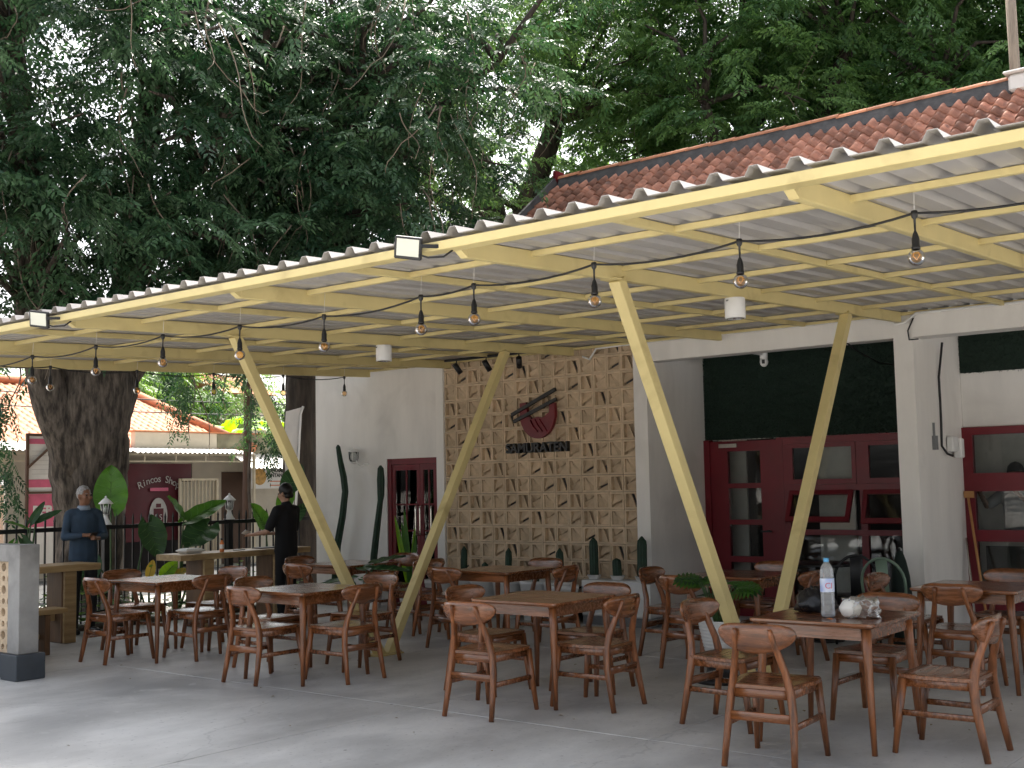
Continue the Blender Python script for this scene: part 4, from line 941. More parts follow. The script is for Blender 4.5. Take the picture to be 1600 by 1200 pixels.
# low ground cover along the fence
def leaf_cloud(n, fn, size, seed, drop=.3):
    rng = np.random.RandomState(seed); V = np.zeros((n, 4, 3)); 
    for i in range(n):
        p = np.array(fn(rng)); a = rng.uniform(0, 6.28); L = size*rng.uniform(.6, 1.2); d = np.array([math.cos(a), math.sin(a), rng.uniform(-drop, .5)]); d /= np.linalg.norm(d)
        s = np.cross(d, [0, 0, 1.]); s = s/np.linalg.norm(s)*L*.32; up = np.array([0, 0, .06*L])
        V[i] = [p, p+d*L*.45+s+up, p+d*L, p+d*L*.45-s+up]
    return V
def leaves_obj(V, name, m, parent=None):
    n = len(V); me = bpy.data.meshes.new(name); me.vertices.add(4*n); me.vertices.foreach_set('co', V.reshape(-1).astype(np.float32))
    idx = np.arange(4*n).reshape(n, 4)
    fc = np.stack([idx[:, [0, 1, 2]], idx[:, [0, 2, 3]]], 1).reshape(-1)
    me.loops.add(len(fc)); me.loops.foreach_set('vertex_index', fc.astype(np.int32)); me.polygons.add(2*n)
    me.polygons.foreach_set('loop_start', np.arange(0, 6*n, 3, dtype=np.int32)); me.update(calc_edges=True)
    at = me.attributes.new('tint', 'FLOAT', 'POINT'); at.data.foreach_set('value', np.repeat(np.random.rand(n), 4).astype(np.float32))
    me.validate(); return link(name, me, m, parent)
o = leaves_obj(leaf_cloud(1500, lambda r: (r.uniform(-13.05, -12.72), r.uniform(5, 11.3), .05+abs(r.normal(0, .2))), .13, 3), 'ground_cover', 'leaf_light'); stuff(o)
tag(o, 'low green ground cover along the foot of the fence', 'plants')
# split-leaf plant in white pot on stand by the right V post
def split_leaf(base, tip, w, nrm, m, parent):
    base, tip = Vector(base), Vector(tip); d = (tip-base); L = d.length; d.normalize(); nn = Vector(nrm); nn = (nn-d*nn.dot(d)).normalized(); s = d.cross(nn); mb = MB()
    for k in range(6):
        for sg in (-1, 1):
            t = .05+k*.155; c = base+d*(L*t)-nn*(.25*L*t*t); ww = w*.5*math.sin(math.pi*(.22+.7*t))
            e = s*sg*ww+d*(L*.16)-nn*(ww*.25); h = L*.075
            mb.add([c-d*h*.6, c+e*.6-d*h*.9, c+e, c+e*.6+d*h*.9, c+d*h*.8], [(0, 1, 2, 3, 4)])
    c = base+d*L*.93-nn*(.25*L*.86); mb.add([base+d*L*.8-nn*.16*L-s*.02, tip-nn*.25*L, base+d*L*.8-nn*.16*L+s*.02], [(0, 1, 2)])
    mb.tube([base, base+d*L*.5-nn*.0625*L, tip-nn*.25*L], .004, 4)
    return mb.build('leaf', m, parent)
px, py = -4.77, 8.52
SP = wempty('potted_plant', (px, py, 0)); tag(SP, 'split-leaf plant in a ribbed white pot on black stand by right V post', 'plant')
part('stand', 'black_plastic', lambda mb: mb.lathe([(.20, .0), (.2, .03), (.12, .05), (.10, .14), (.14, .18), (.17, .185), (.17, .215), (.001, .215)], 20, (px, py, 0)), SP)
pf = [(.10, .216)]
for k in range(9): z = .22+k*.028; r = .105+.055*(k/8)**.7; pf += [(r, z), (r+.004, z+.012), (r, z+.024)]
pf += [(.172, .475), (.172, .49), (.16, .49), (.155, .46), (.001, .46)]
part('pot', 'pot_white', lambda mb: mb.lathe(pf, 28, (px, py, 0)), SP)
for k in range(18):
    a = k*2.4+.3; el = .25+.5*((k*7) % 5)/5+.35; l = .17+.03*(k % 3)
    b = Vector((px+.15*math.cos(a), py+.15*math.sin(a), .55+.26*el)); t = b+Vector((math.cos(a)*.19, math.sin(a)*.19, .05))
    petiole((px+.03*math.cos(a), py+.03*math.sin(a), .46), b, SP, .005); split_leaf(b, t, .22, (math.cos(a)*.25, math.sin(a)*.25-.35, .8), 'alocasia' if k % 3 else 'alocasia_dark', SP)
# potted plant with long leaves behind left V post
lx, ly = -10.15, 10.9
LP = wempty('potted_plant', (lx, ly, 0)); tag(LP, 'large leaved plant in white pot behind the left V post near red door', 'plant')
lx2, ly2 = -9.35, 9.05
part('pot', 'pot_white', lambda mb: mb.lathe([(.10, 0), (.105, .02), (.145, .34), (.15, .36), (.14, .36), (.13, .32), (.001, .32)], 24, (lx2, ly2, 0)), LP)
for b, t, w, m in (((lx2-.1, ly2-.1, .62), (lx2-.42, ly2-.30, .58), .2, 'alocasia_dark'), ((lx2+.05, ly2+.05, .72), (lx2+.42, ly2+.25, .72), .22, 'alocasia_dark'), ((lx2+.02, ly2+.12, .78), (lx2+.2, ly2+.42, .86), .2, 'alocasia_dark'), ((lx2+.08, ly2-.1, .62), (lx2+.4, ly2-.05, .60), .18, 'alocasia'), ((lx2-.08, ly2+.1, .7), (lx2-.35, ly2+.25, .75), .18, 'alocasia_dark')):
    petiole((lx2, ly2, .32), b, LP, .007); heart_leaf(b, t, w, (0, -.2, 1), m, LP)
CP = wempty('potted_plant', (-10.35, 10.9, 0)); tag(CP, 'pot with spiky yellow-green spear leaf in front of left red door', 'plant')
part('pot', 'pot_white', lambda mb: mb.lathe([(.11, 0), (.15, .3), (.155, .32), (.145, .32), (.13, .28), (.001, .28)], 22, (-10.5, 10.95, 0)), CP)
for k in range(5):
    a = k*1.3; heart_leaf((-10.5+.02*math.cos(a), 10.95+.02*math.sin(a), .3), (-10.5+.16*math.cos(a)-.06, 10.95+.12*math.sin(a), 1.0+.08*k), .07, (.8, -.6, .1), 'banana' if k % 2 else 'alocasia', CP, lobe=0, droop=.03)

# ------------------------------------------------------------------ fence with lamps, concrete pillar
FE = wempty('fence', (-13.1, 8.5, 0)); tag(FE, 'black metal picket fence with spear tips along the pavement', 'fence')
for z, w in ((1.175, .05), (.16, .04)): part('rail', 'black_metal', lambda mb: mb.box2((-13.125, 3.5, z-w/2), (-13.075, 11.55, z+w/2)), FE)
pk = MB(); pk.box2((-.009, -.009, .03), (.009, .009, 1.27)); pk.add([(-.016, -.009, 1.27), (.016, -.009, 1.27), (.016, .009, 1.27), (-.016, .009, 1.27), (0, 0, 1.345)], [(0, 1, 4), (1, 2, 4), (2, 3, 4), (3, 0, 4), (3, 2, 1, 0)])
pkm = pk.mesh('picket'); pkm.materials.append(M['black_metal'])
y = 3.6
while y < 11.5:
    o = link('picket', pkm, None, FE); o.location = (-13.1, y, 0); y += .118
for y in (4.5, 6.42, 8.29, 10.16): part('post', 'black_metal', lambda mb: mb.box2((-13.135, y-.035, 0), (-13.065, y+.035, 1.205)), FE)
def fence_lamp(y, label):
    K = wempty('fence_lamp', (-13.1, y, 1.205)); tag(K, label, 'lamp'); c = (-13.1, y, 0); z = 1.207
    part('base', 'white_paint', lambda mb: mb.lathe([(.075, z), (.075, z+.008), (.06, z+.025), (.035, z+.07), (.025, z+.11), (.03, z+.125), (.045, z+.13)], 8, c), K)
    for k in range(6):
        a = k*math.pi/3; part('rib', 'white_paint', lambda mb: mb.tube([(c[0]+.042*math.cos(a), y+.042*math.sin(a), z+.13), (c[0]+.063*math.cos(a), y+.063*math.sin(a), z+.255)], .005, 5), K)
    part('glass', 'glass', lambda mb: mb.lathe([(.038, z+.131), (.058, z+.254)], 6, c), K)
    part('candle', 'white_paint', lambda mb: mb.lathe([(.014, z+.131), (.014, z+.18), (.02, z+.2), (.008, z+.235)], 10, c), K)
    part('roof', 'white_paint', lambda mb: mb.lathe([(.085, z+.255), (.087, z+.262), (.05, z+.30), (.02, z+.325), (.012, z+.33), (.014, z+.345), (.002, z+.356)], 6, c), K)
fence_lamp(8.29, 'white lantern on the fence right of the man in blue'); fence_lamp(10.16, 'white lantern on the fence left of the person in black')
GP = wempty('garden_wall', (-9.95, 5.5, 0)); tag(GP, 'low wall of holed breeze blocks ending in a raw concrete pillar at left', 'wall')
part('pillar', 'old_concrete', lambda mb: mb.cbox((-9.955, 5.50, .69), (.19, .19, .94), .006), GP)
part('pillar_base', 'dark_base', lambda mb: mb.cbox((-9.95, 5.50, .11), (.27, .27, .22), .006), GP)
part('cap_beam', 'old_concrete', lambda mb: mb.cbox((-11.05, 5.50, 1.085), (2.0, .17, .148), .005), GP)
part('footing', 'dark_base', lambda mb: mb.box2((-12.04, 5.42, 0), (-10.087, 5.58, .215)), GP)
def hole_block():
    mb = MB(); s = .199; t = .10; n = 16
    cells = [(-.05, .05, .048, .038), (.05, .05, .048, .026), (-.05, -.05, .048, .026), (.05, -.05, .048, .038)]
    for cx_, cz_, hw, r in cells:
        hw = .0497; loops = []
        for yy in (-t/2, t/2):
            sq = []; ci = []
            for k in range(n):
                a = 2*math.pi*k/n; c_, s_ = math.cos(a), math.sin(a); q = hw/max(abs(c_), abs(s_))
                sq.append((cx_+c_*q, yy, cz_+s_*q)); ci.append((cx_+c_*r, yy, cz_+s_*r))
            loops.append((sq, ci))
        v = loops[0][0]+loops[0][1]+loops[1][0]+loops[1][1]; F = []
        for k in range(n):
            k2 = (k+1) % n; F += [(k, k2, n+k2, n+k), (n+k, n+k2, 3*n+k2, 3*n+k), (2*n+k2, 2*n+k, 3*n+k, 3*n+k2), (k2, k, 2*n+k, 2*n+k2)]
        mb.add(v, F)
    return mb.mesh('block')
hbm = hole_block(); hbm.materials.append(M['breeze'])
for i in range(9):
    for j in range(4):
        o = link('block', hbm, None, GP); o.location = (-10.155-i*.2, 5.50, .315+j*.198)

# ------------------------------------------------------------------ people
def sph(mb, c, r, n=12):
    c = Vector(c); r = (r, r, r) if not hasattr(r, '__len__') else r
    rings = [[c+Vector((r[0]*math.sin(t)*math.cos(p), r[1]*math.sin(t)*math.sin(p), r[2]*math.cos(t))) for p in [2*math.pi*k/n for k in range(n)]] for t in [math.pi*(.02+.96*i/(n//2)) for i in range(n//2+1)]]
    for r_ in rings: r_.reverse()
    mb.ring(rings)
def cap_(mb, a, b, ra, rb, k=7, sq=(1, 1, 1)):
    a, b = Vector(a), Vector(b)
    for i in range(k+1): t = i/k; r = ra*(1-t)+rb*t; sph(mb, a.lerp(b, t), (r*sq[0], r*sq[1], r*sq[2]))
def fleshed(mb, name, m, parent, voxel=.011, smooth=6):
    o = mb.build(name, m, parent)
    rm = o.modifiers.new('remesh', 'REMESH'); rm.mode = 'VOXEL'; rm.voxel_size = voxel; rm.use_smooth_shade = True
    sm = o.modifiers.new('smooth', 'SMOOTH'); sm.iterations = smooth; sm.factor = .5
    return o
def person(label, loc, rz, H, skin, shirt, trouser, hair, head_turn, larm, rarm, sleeve='long', hair_style='short', head_pitch=0.):
    # local: +y is where the chest points, arms given as elbow,wrist; left = -x ... seen from behind
    k = H/1.70; S = lambda p: Vector(p)*k
    body = MB()
    for s, (el, wr, fd) in ((-1, larm), (1, rarm)):
        sh = Vector((s*.165, 0, 1.375)); cap_(body, S(sh), S(el), .040*k, .036*k); cap_(body, S(el), S(wr), .038*k, .026*k)
        fdv = Vector(fd).normalized(); w = Vector(wr); pc = w+fdv*.05; cap_(body, S(w), S(pc+fdv*.02), .025*k, .032*k, 4, (1, 1, .75))
        side = fdv.cross(Vector((0, 0, 1))).normalized()
        for q, (off, ln) in enumerate(((-.026, .062), (-.009, .074), (.009, .07), (.026, .055))):
            b0 = pc+fdv*.035+side*off; m0 = b0+fdv*ln*.5+Vector((0, 0, -.004)); e0 = m0+fdv*ln*.32+Vector((0, 0, -.024)); cap_(body, S(b0), S(m0), .0092*k, .0085*k, 3); cap_(body, S(m0), S(e0), .0085*k, .0075*k, 3)
        b0 = w+fdv*.03-side*s*.028; m0 = b0+fdv*.03-side*s*.02+Vector((0, 0, .012)); cap_(body, S(b0), S(m0), .011*k, .009*k, 3); cap_(body, S(m0), S(m0+fdv*.03+side*s*.008), .009*k, .008*k, 3)
    cap_(body, S((0, .0, .95)), S((0, .0, 1.15)), .11*k, .11*k, 6, (1.1, .8, 1)); cap_(body, S((0, 0, 1.15)), S((0, 0, 1.32)), .115*k, .13*k, 6, (1.2, .8, 1)); cap_(body, S((-.115, 0, 1.37)), S((.115, 0, 1.37)), .052*k, .052*k, 7)
    for s in (-1, 1):
        cap_(body, S((s*.08, 0, .90)), S((s*.10, .01, .50)), .068*k, .05*k); cap_(body, S((s*.10, .01, .50)), S((s*.10, -.02, .09)), .055*k, .036*k); cap_(body, S((s*.10, -.02, .05)), S((s*.115, .15, .035)), .036*k, .032*k, 5)
    cap_(body, S((0, -.01, 1.40)), S((0, .01, 1.52)), .056*k, .052*k, 5)
    Rh = Matrix.Rotation(head_turn, 3, 'Z') @ Matrix.Rotation(head_pitch, 3, 'X'); hc = Vector((0, .015, 1.585))
    Hh = lambda p: S(hc+Rh @ Vector(p))
    def hs(mb, p, r): sph(mb, Hh(p), [q*k for q in r] if hasattr(r, '__len__') else r*k)
    hs(body, (0, -.005, .02), (.074, .088, .095)); hs(body, (0, .03, -.05), (.055, .052, .06)); hs(body, (0, .045, -.085), (.032, .03, .025)); hs(body, (0, .0, -.04), (.06, .06, .07))
    cap_(body, Hh((0, .082, .015)), Hh((0, .100, -.028)), .009*k, .015*k, 4)
    for s in (-1, 1): hs(body, (s*.074, -.005, -.005), (.012, .022, .032)); hs(body, (s*.04, .066, -.02), .022)
    hs(body, (0, .076, -.058), (.024, .014, .009))
    P_ = fleshed(body, 'person', skin, None, .0105, 3); P_.location = loc; P_.rotation_euler = (0, 0, rz); tag(P_, label, 'person')
    sh_ = MB(); g_ = .016
    cap_(sh_, S((0, 0, .87)), S((0, 0, 1.12)), (.135+g_)*k, (.122+g_)*k, 8, (1.14, .88, .9)); cap_(sh_, S((0, 0, 1.12)), S((0, 0, 1.32)), (.122+g_)*k, (.132+g_)*k, 7, (1.2, .84, .8)); cap_(sh_, S((-.125, 0, 1.375)), S((.125, 0, 1.375)), .072*k, .072*k, 8)
    cap_(sh_, S((0, -.01, 1.40)), S((0, -.005, 1.44)), .085*k, .066*k, 4)
    for s, (el, wr, fd) in ((-1, larm), (1, rarm)):
        shd = Vector((s*.165, 0, 1.37)); el = Vector(el); wr = Vector(wr)
        if sleeve == 'long': cap_(sh_, S(shd), S(el), .060*k, .049*k); cap_(sh_, S(el), S(el.lerp(wr, .88)), .049*k, .038*k)
        else: cap_(sh_, S(shd), S(shd.lerp(el, .8)), .068*k, .062*k)
    fleshed(sh_, 'shirt', shirt, P_, .013, 5)
    if sleeve == 'long':
        mbc = MB(); mbc.lathe([(.070*k, 1.425*k), (.060*k, 1.475*k), (.066*k, 1.47*k), (.082*k, 1.42*k)], 14, (0, .0, 0)); mbc.build('collar', 'collar_blue', P_)
    tr_ = MB()
    cap_(tr_, S((0, 0, .88)), S((0, 0, .97)), .125*k, .122*k, 5, (1.12, .9, 1))
    for s in (-1, 1): cap_(tr_, S((s*.08, 0, .86)), S((s*.10, .01, .50)), .088*k, .068*k, 8); cap_(tr_, S((s*.10, .01, .50)), S((s*.10, -.02, .08)), .072*k, .058*k, 8)
    fleshed(tr_, 'trousers', trouser, P_, .014, 5)
    sho = MB()
    for s in (-1, 1): cap_(sho, S((s*.10, -.04, .045)), S((s*.115, .16, .04)), .046*k, .040*k, 6, (1, 1, .9))
    fleshed(sho, 'shoes', 'black_plastic', P_, .012, 3)
    hr = MB(); hs(hr, (0, -.014, .032), (.082, .090, .094))
    if hair_style == 'full': hs(hr, (0, -.016, .030), (.089, .097, .104)); hs(hr, (0, -.045, -.04), (.074, .055, .06))
    ho = MB(); ho.v = hr.v; ho.f = hr.f; ho.sm = hr.sm
    # cut the face side away
    inv = Rh.inverted(); keepf = []; keeps = []
    for f, smf in zip(ho.f, ho.sm):
        c = sum((Vector(ho.v[i]) for i in f), Vector())/len(f); q = inv @ (c/k-hc)
        lim = .052 if hair_style == 'full' else .058
        if (q.y < lim-.9*max(0, .045-q.z) if q.z < .055 else q.y < (.10 if hair_style == 'full' else .070)) and q.z > (-.075 if q.y < -.03 else -.02): keepf.append(f); keeps.append(smf)
    ho.f = keepf; ho.sm = keeps; hh = ho.build('hair', hair, P_)
    so = hh.modifiers.new('solidify', 'SOLIDIFY'); so.thickness = .006
    ey = MB()
    for s in (-1, 1): sph(ey, Hh((s*.032, .0745, .006)), .0105*k, 8)
    ey.build('eyes', 'print_black', P_)
    br = MB()
    for s in (-1, 1): br.bar(Hh((s*.018, .080, .028)), Hh((s*.045, .070, .028)), .005*k, .006*k)
    if hair_style != 'full': br.build('eyebrows', hair, P_)
    return P_
man = person('man in blue long-sleeved shirt standing behind the left slab bar table', (-12.46, 7.60, 0), RAD(-102), 1.68, 'skin', 'shirt_blue', 'cloth_dark', 'hair_grey', RAD(22),
       ((-.235, .03, 1.12), (-.10, .22, 1.10), (.7, .6, .05)), ((.23, .04, 1.12), (.08, .24, 1.14), (-.75, .5, -.05)))
ph = MB(); ph.cbox((0, 0, 0), (.075, .012, .14), .003); pho = ph.build('mobile_phone', 'black_plastic'); tag(pho, 'small dark phone in the hands of the man in blue', 'phone')
a_ = RAD(-102); lp = Vector((-.005, .30, 1.125)); pho.location = (-12.46+lp.x*math.cos(a_)-lp.y*math.sin(a_), 7.60+lp.x*math.sin(a_)+lp.y*math.cos(a_), 1.12); pho.rotation_euler = (RAD(-60), 0, a_)
wom = person('person in black T-shirt seen from behind standing at the fence bar table', (-11.33, 9.64, 0), RAD(98), 1.66, 'skin_light', 'cloth_black', 'cloth_black', 'hair_black', RAD(12),
       ((-.27, .06, 1.12), (-.27, .30, 1.08), (.15, .9, 0)), ((.25, .08, 1.10), (.12, .30, 1.08), (-.5, .8, 0)), sleeve='short', hair_style='full', head_pitch=-.2)
tp = MB(); tp.cbox((0, 0, 0), (.10, .006, .07), .002); tpo = tp.build('white_paper', 'foam_white'); tag(tpo, 'small white paper held by the person in black', 'paper')
a_ = RAD(98); lp = Vector((-.245, .42, 1.075)); tpo.location = (-11.33+lp.x*math.cos(a_)-lp.y*math.sin(a_), 9.64+lp.x*math.sin(a_)+lp.y*math.cos(a_), 1.08); tpo.rotation_euler = (RAD(50), .3, a_)
wrk = person('person in grey shirt and dark cap behind the right red window', (-3.86, 13.55, 0), RAD(165), 1.72, 'skin', 'cloth_grey', 'cloth_navy', 'hair_black', RAD(30),
       ((-.27, .12, 1.22), (-.20, .34, 1.38), (.2, .5, .7)), ((.28, .14, 1.25), (.24, .38, 1.46), (.1, .4, .9)), sleeve='short', hair_style='full')
PL = wempty('counter', (-3.6, 13.2, 0)); tag(PL, 'counter behind the right red window', 'counter')
part('counter_top', 'interior_light', lambda mb: mb.box2((-4.1, 13.05, .85), (-2.3, 13.28, .9)), PL); part('counter_body', 'interior', lambda mb: mb.box2((-4.08, 13.08, -.01), (-2.32, 13.27, .849)), PL)

# ------------------------------------------------------------------ street beyond the fence
HX = -22.0
HS = wempty('shop_house', (HX, 16, 0)); tag(HS, 'single-storey shop house with orange tiled roof across the street', 'house')
part('wall', 'house_wall', lambda mb: (mb.box2((HX-.2, 8, -.06), (HX, 14.3, 2.55)), mb.box2((HX-.2, 16.05, -.06), (HX, 16.84, 2.55)), mb.box2((HX-.2, 17.56, -.06), (HX, 22, 2.55)), mb.box2((HX-.2, 14.3, 2.2), (HX-.001, 16.05, 2.55)), mb.box2((HX-.2, 16.84, 2.02), (HX-.001, 17.56, 2.55)), mb.box2((HX-8, 8, -.06), (HX-.201, 22, 2.5))), HS)
part('parapet', 'house_wall', lambda mb: mb.cbox((HX+.08, 15.55, 2.66), (.16, 2.1, .42), .01), HS)
part('parapet', 'moss_wall', lambda mb: mb.cbox((HX+.06, 18.3, 2.62), (.14, 3.36, .5), .01), HS)
part('coping', 'tile_orange', lambda mb: (mb.box2((HX-.05, 14.45, 2.872), (HX+.2, 16.65, 2.90)), mb.box2((HX-.05, 16.66, 2.872), (HX+.18, 20, 2.90))), HS)
part('door', 'brown_door', lambda mb: mb.box2((HX-.12, 16.85, -.05), (HX-.06, 17.55, 2.01)), HS)
part('recess', 'interior_dark', lambda mb: mb.box2((HX-.15, 14.31, -.05), (HX-.1, 16.04, 2.19)), HS)
def corr_awning(name, y0, y1, x0, z0, x1, z1, m, pitch=.12):
    mb = MB(); n = int((y1-y0)/(pitch/4)); vs = []
    for i in range(n+1):
        y = y0+(y1-y0)*i/n; dz = .018*math.sin(2*math.pi*y/pitch)
        vs += [(x0, y, z0+dz), (x1, y, z1+dz)]
    mb.add(vs, [(2*i, 2*i+1, 2*i+3, 2*i+2) for i in range(n)], True); return mb.build(name, m, HS)
corr_awning('awning', 8.0, 13.9, HX, 2.62, HX+1.1, 2.42, 'awning_white'); corr_awning('awning', 13.95, 17.0, HX+.17, 2.52, HX+1.0, 2.40, 'awning_white'); corr_awning('awning', 16.95, 20.0, HX+.14, 2.42, HX+.9, 2.08, 'awning_white')
part('awning_frame', 'cream_gate', lambda mb: ([mb.bar((HX+.95, 8, z), (HX+.95, 17, z), .03, .03) for z in (2.36, 2.22)], [mb.bar((HX+.95, y, 2.22), (HX+.95, y, 2.36), .025, .025) for y in np.arange(8.2, 17, .75)], mb.bar((HX+.95, 17, 0), (HX+.95, 17, 2.36), .05, .05)), HS)
GT = wempty('sliding_gate', (HX+.7, 16.2, 0)); tag(GT, 'cream metal bar gate beside the red shop banner', 'gate')
part('gate_frame', 'cream_gate', lambda mb: (mb.bar((HX+.75, 15.2, 1.84), (HX+.75, 16.15, 1.84), .05, .05), mb.bar((HX+.75, 15.2, .1), (HX+.75, 16.15, .1), .05, .05), mb.bar((HX+.75, 15.2, 0), (HX+.75, 15.2, 1.865), .05, .05), mb.bar((HX+.75, 16.15, 0), (HX+.75, 16.15, 1.865), .06, .06)), GT)
for k in range(9): part('bar', 'cream_gate', lambda mb: mb.bar((HX+.75, 15.3+k*.095, .12), (HX+.75, 15.3+k*.095, 1.82), .02, .02), GT)
part('backing', 'house_wall', lambda mb: mb.box2((HX+.70, 15.22, .12), (HX+.71, 16.13, 1.8)), GT)
# tiled roof of the shop house
hr_ = part('roof', 'tile_orange', lambda mb: mb.add([(HX+.2, 7, 2.50), (HX+.2, 17.6, 2.50), (HX-4.2, 16.9, 4.17), (HX-4.2, 7, 4.17), (HX-9, 20, 2.5)], [(0, 1, 2, 3), (1, 4, 2)]), HS)
Vh = Vector((-4.4, 0, 1.67)); 
def keep_h(i, j):
    yy = 17.55-.19*(i+.5); t = (j+.5)*.24/Vh.length; return yy < 17.55-.70*t-.02
tile_field(hr_, (HX+.2, 17.55, 2.53), (0, -1, 0), Vh, 38, int(Vh.length/.24), 'tile_orange', 290, keep=keep_h, first_from_top=False)
part('hip_ridge', 'tile_orange', lambda mb: (mb.tube([(HX+.2, 17.6, 2.55), (HX-4.2, 16.9, 4.24)], .11, 8), mb.tube([(HX-4.2, 16.9, 4.24), (HX-4.2, 7, 4.24)], .11, 8)), hr_)
# signs and banners (printed flat things)
RB = wempty('shop_banner', (HX+.5, 15.0, 0)); tag(RB, 'dark red hanging banner reading Rincos Shop with white bag emblem', 'banner')
bxn = HX+.62
part('cloth', 'banner_red', lambda mb: mb.sheet(lambda u, v: (bxn+.02*math.sin(u*9)+.01*math.sin(v*5), 13.88+u*1.70, .58+v*1.60), 24, 10), RB)
Xd, Yd = (0, 1, 0), (0, 0, 1)
for i, ch in enumerate('Rincos Shop'):
    t = (i-5)/5.0; put_text(ch, .21, .002, (bxn+.035, 14.76+t*.44, 1.80-.13*t*t), (0, math.cos(-.35*t), math.sin(-.35*t)), (0, -math.sin(-.35*t), math.cos(-.35*t)), 'print_grey', RB)
part('ribbon', 'banner_pink', lambda mb: mb.box2((bxn+.026, 14.54, 1.61), (bxn+.03, 14.98, 1.68)), RB)
part('emblem', 'print_grey', lambda mb: mb.prism([(.22*math.cos(a), .37*math.sin(a)) for a in [2*math.pi*k/24 for k in range(24)]], .004, (bxn+.03, 14.74, 1.10), Xd, Yd), RB)
part('emblem_bag', 'banner_red', lambda mb: (mb.box2((bxn+.034, 14.62, .93), (bxn+.037, 14.86, 1.25)), mb.box2((bxn+.034, 14.68, 1.27), (bxn+.037, 14.80, 1.35))), RB)
put_text('RS', .17, .002, (bxn+.040, 14.74, 1.01), Xd, Yd, 'print_grey', RB)
KS = wempty('food_sign', (HX+.3, 18.2, 1.9)); tag(KS, 'cream sign with round food picture reading KUE KAMIR KENTANG', 'sign')
part('board', 'banner_white', lambda mb: mb.box2((HX+.60, 17.20, 1.62), (HX+.615, 18.20, 2.10)), KS)
part('picture', 'print_food', lambda mb: mb.prism([(.19*math.cos(a), .19*math.sin(a)) for a in [2*math.pi*k/24 for k in range(24)]], .004, (HX+.62, 17.43, 1.89), Xd, Yd), KS)
for tx, sz, z, m in (('KUE KAMIR', .105, 1.93, 'print_black'), ('KENTANG', .115, 1.82, 'print_black')): put_text(tx, sz, .002, (HX+.619, 17.90, z+.06), Xd, Yd, m, KS, bold=.004)
for z, m in ((1.72, 'print_orange'), (1.63, 'print_orange')): part('text_line', m, lambda mb: mb.box2((HX+.616, 17.72, z+.05), (HX+.619, 18.08, z+.072)), KS)
PB = wempty('menu_banner', (-17, 9.8, 0)); tag(PB, 'tall pink and white menu banner on a frame left of the big trunk', 'banner')
part('frame', 'brown_door', lambda mb: (mb.bar((-17, 9.42, 0), (-17, 9.42, 2.52), .04, .04), mb.bar((-17, 10.3, 0), (-17, 10.3, 2.52), .04, .04), mb.bar((-17, 9.44, 2.5), (-17, 10.28, 2.5), .04, .04), mb.bar((-17, 9.44, 1.62), (-17, 10.28, 1.62), .03, .03), mb.bar((-16.97, 9.42, 2.0), (-16.97, 9.85, 2.38), .03, .03)), PB)
for z0, z1 in ((1.64, 2.48), (.5, 1.1)): part('print', 'banner_white', lambda mb: mb.box2((-17.02, 9.445, z0), (-17.01, 10.275, z1)), PB)
for x0, x1, z0, z1 in ((-17.02, -17.01, 1.1, 1.6), (-17.009, -17.004, 1.70, 1.82), (-17.009, -17.004, 2.36, 2.44)): part('print', 'banner_pink', lambda mb: mb.box2((x0, 9.446, z0), (x1, 10.274, z1)), PB)
for k in range(6): part('text_line', 'print_grey', lambda mb: mb.box2((-17.009, 9.5, 1.90+k*.07), (-17.004, 10.22, 1.905+k*.07)), PB)
put_text('BEBA', .2, .002, (-17.004, 9.75, 1.28), Xd, Yd, 'banner_white', PB, bold=.008)
LB = wempty('street_banner', (-18, 8.0, 0)); tag(LB, 'pale banner with red arrows on posts at the far left', 'banner')
part('cloth', 'cream_gate', lambda mb: mb.box2((-18.02, 7.2, .5), (-18, 9.6, 1.75)), LB)
part('arrow', 'banner_red', lambda mb: (mb.prism([(0, 0), (.9, 0), (1.0, .09), (.9, .18), (0, .18)], .004, (-17.997, 8.3, 1.15), Xd, Yd), mb.prism([(0, 0), (1.1, 0), (1.2, .09), (1.1, .18), (0, .18)], .004, (-17.997, 8.3, .85), Xd, Yd)), LB)
part('post', 'white_paint', lambda mb: [mb.tube([(-18.05, y, 0), (-18.05, y, 1.85)], .03, 8) for y in (7.2, 9.6)], LB)
FB = wempty('feather_banner', (-13.7, 11.8, 0)); tag(FB, 'white feather banner leaning behind the left V post', 'banner')
part('cloth', 'banner_white', lambda mb: mb.sheet(lambda u, v: (-13.7+.03*math.sin(v*6), 11.62+.05*v+u*(.10+.22*v), .9+v*1.85+.08*u*v), 4, 12), FB)
part('pole', 'white_paint', lambda mb: mb.tube([(-13.7, 11.75, 0), (-13.7, 11.95, 2.72), (-13.7, 12.0, 2.84)], .018, 8), FB)
tag(MB().tube([(-18, 14.36, -.05), (-18.01, 14.36, 1.5), (-17.99, 14.37, 3), (-18, 14.36, 6)], [.075, .07, .065, .06], 10).build('street_pole', 'brown_door'), 'dark slim pole standing at the roadside before the food sign', 'pole')
tag(MB().tube([(-4.25, 15.9, 3.5), (-4.28, 15.9, 9.0)], [.075, .06], 10).build('utility_pole', 'wood_pole'), 'weathered wooden pole rising above the right end of tiled roof', 'pole')
for i, (a, b) in enumerate((((-20.4, 6, 3.6), (-20.2, 24, 3.75)), ((-20.4, 6, 3.35), (-20.2, 24, 3.5)))):
    a, b = Vector(a), Vector(b); tag(MB().tube([a.lerp(b, t)-Vector((0, 0, .25*4*t*(1-t))) for t in [k/12 for k in range(13)]], .012, 5).build('overhead_wire', 'black_plastic'), ('upper' if i == 0 else 'lower')+' overhead wire crossing in front of the orange roof', 'wire')
FH = wempty('far_building', (-34, 22, 0)); tag(FH, 'pale pink building glimpsed between leaves behind the banana plants', 'building')
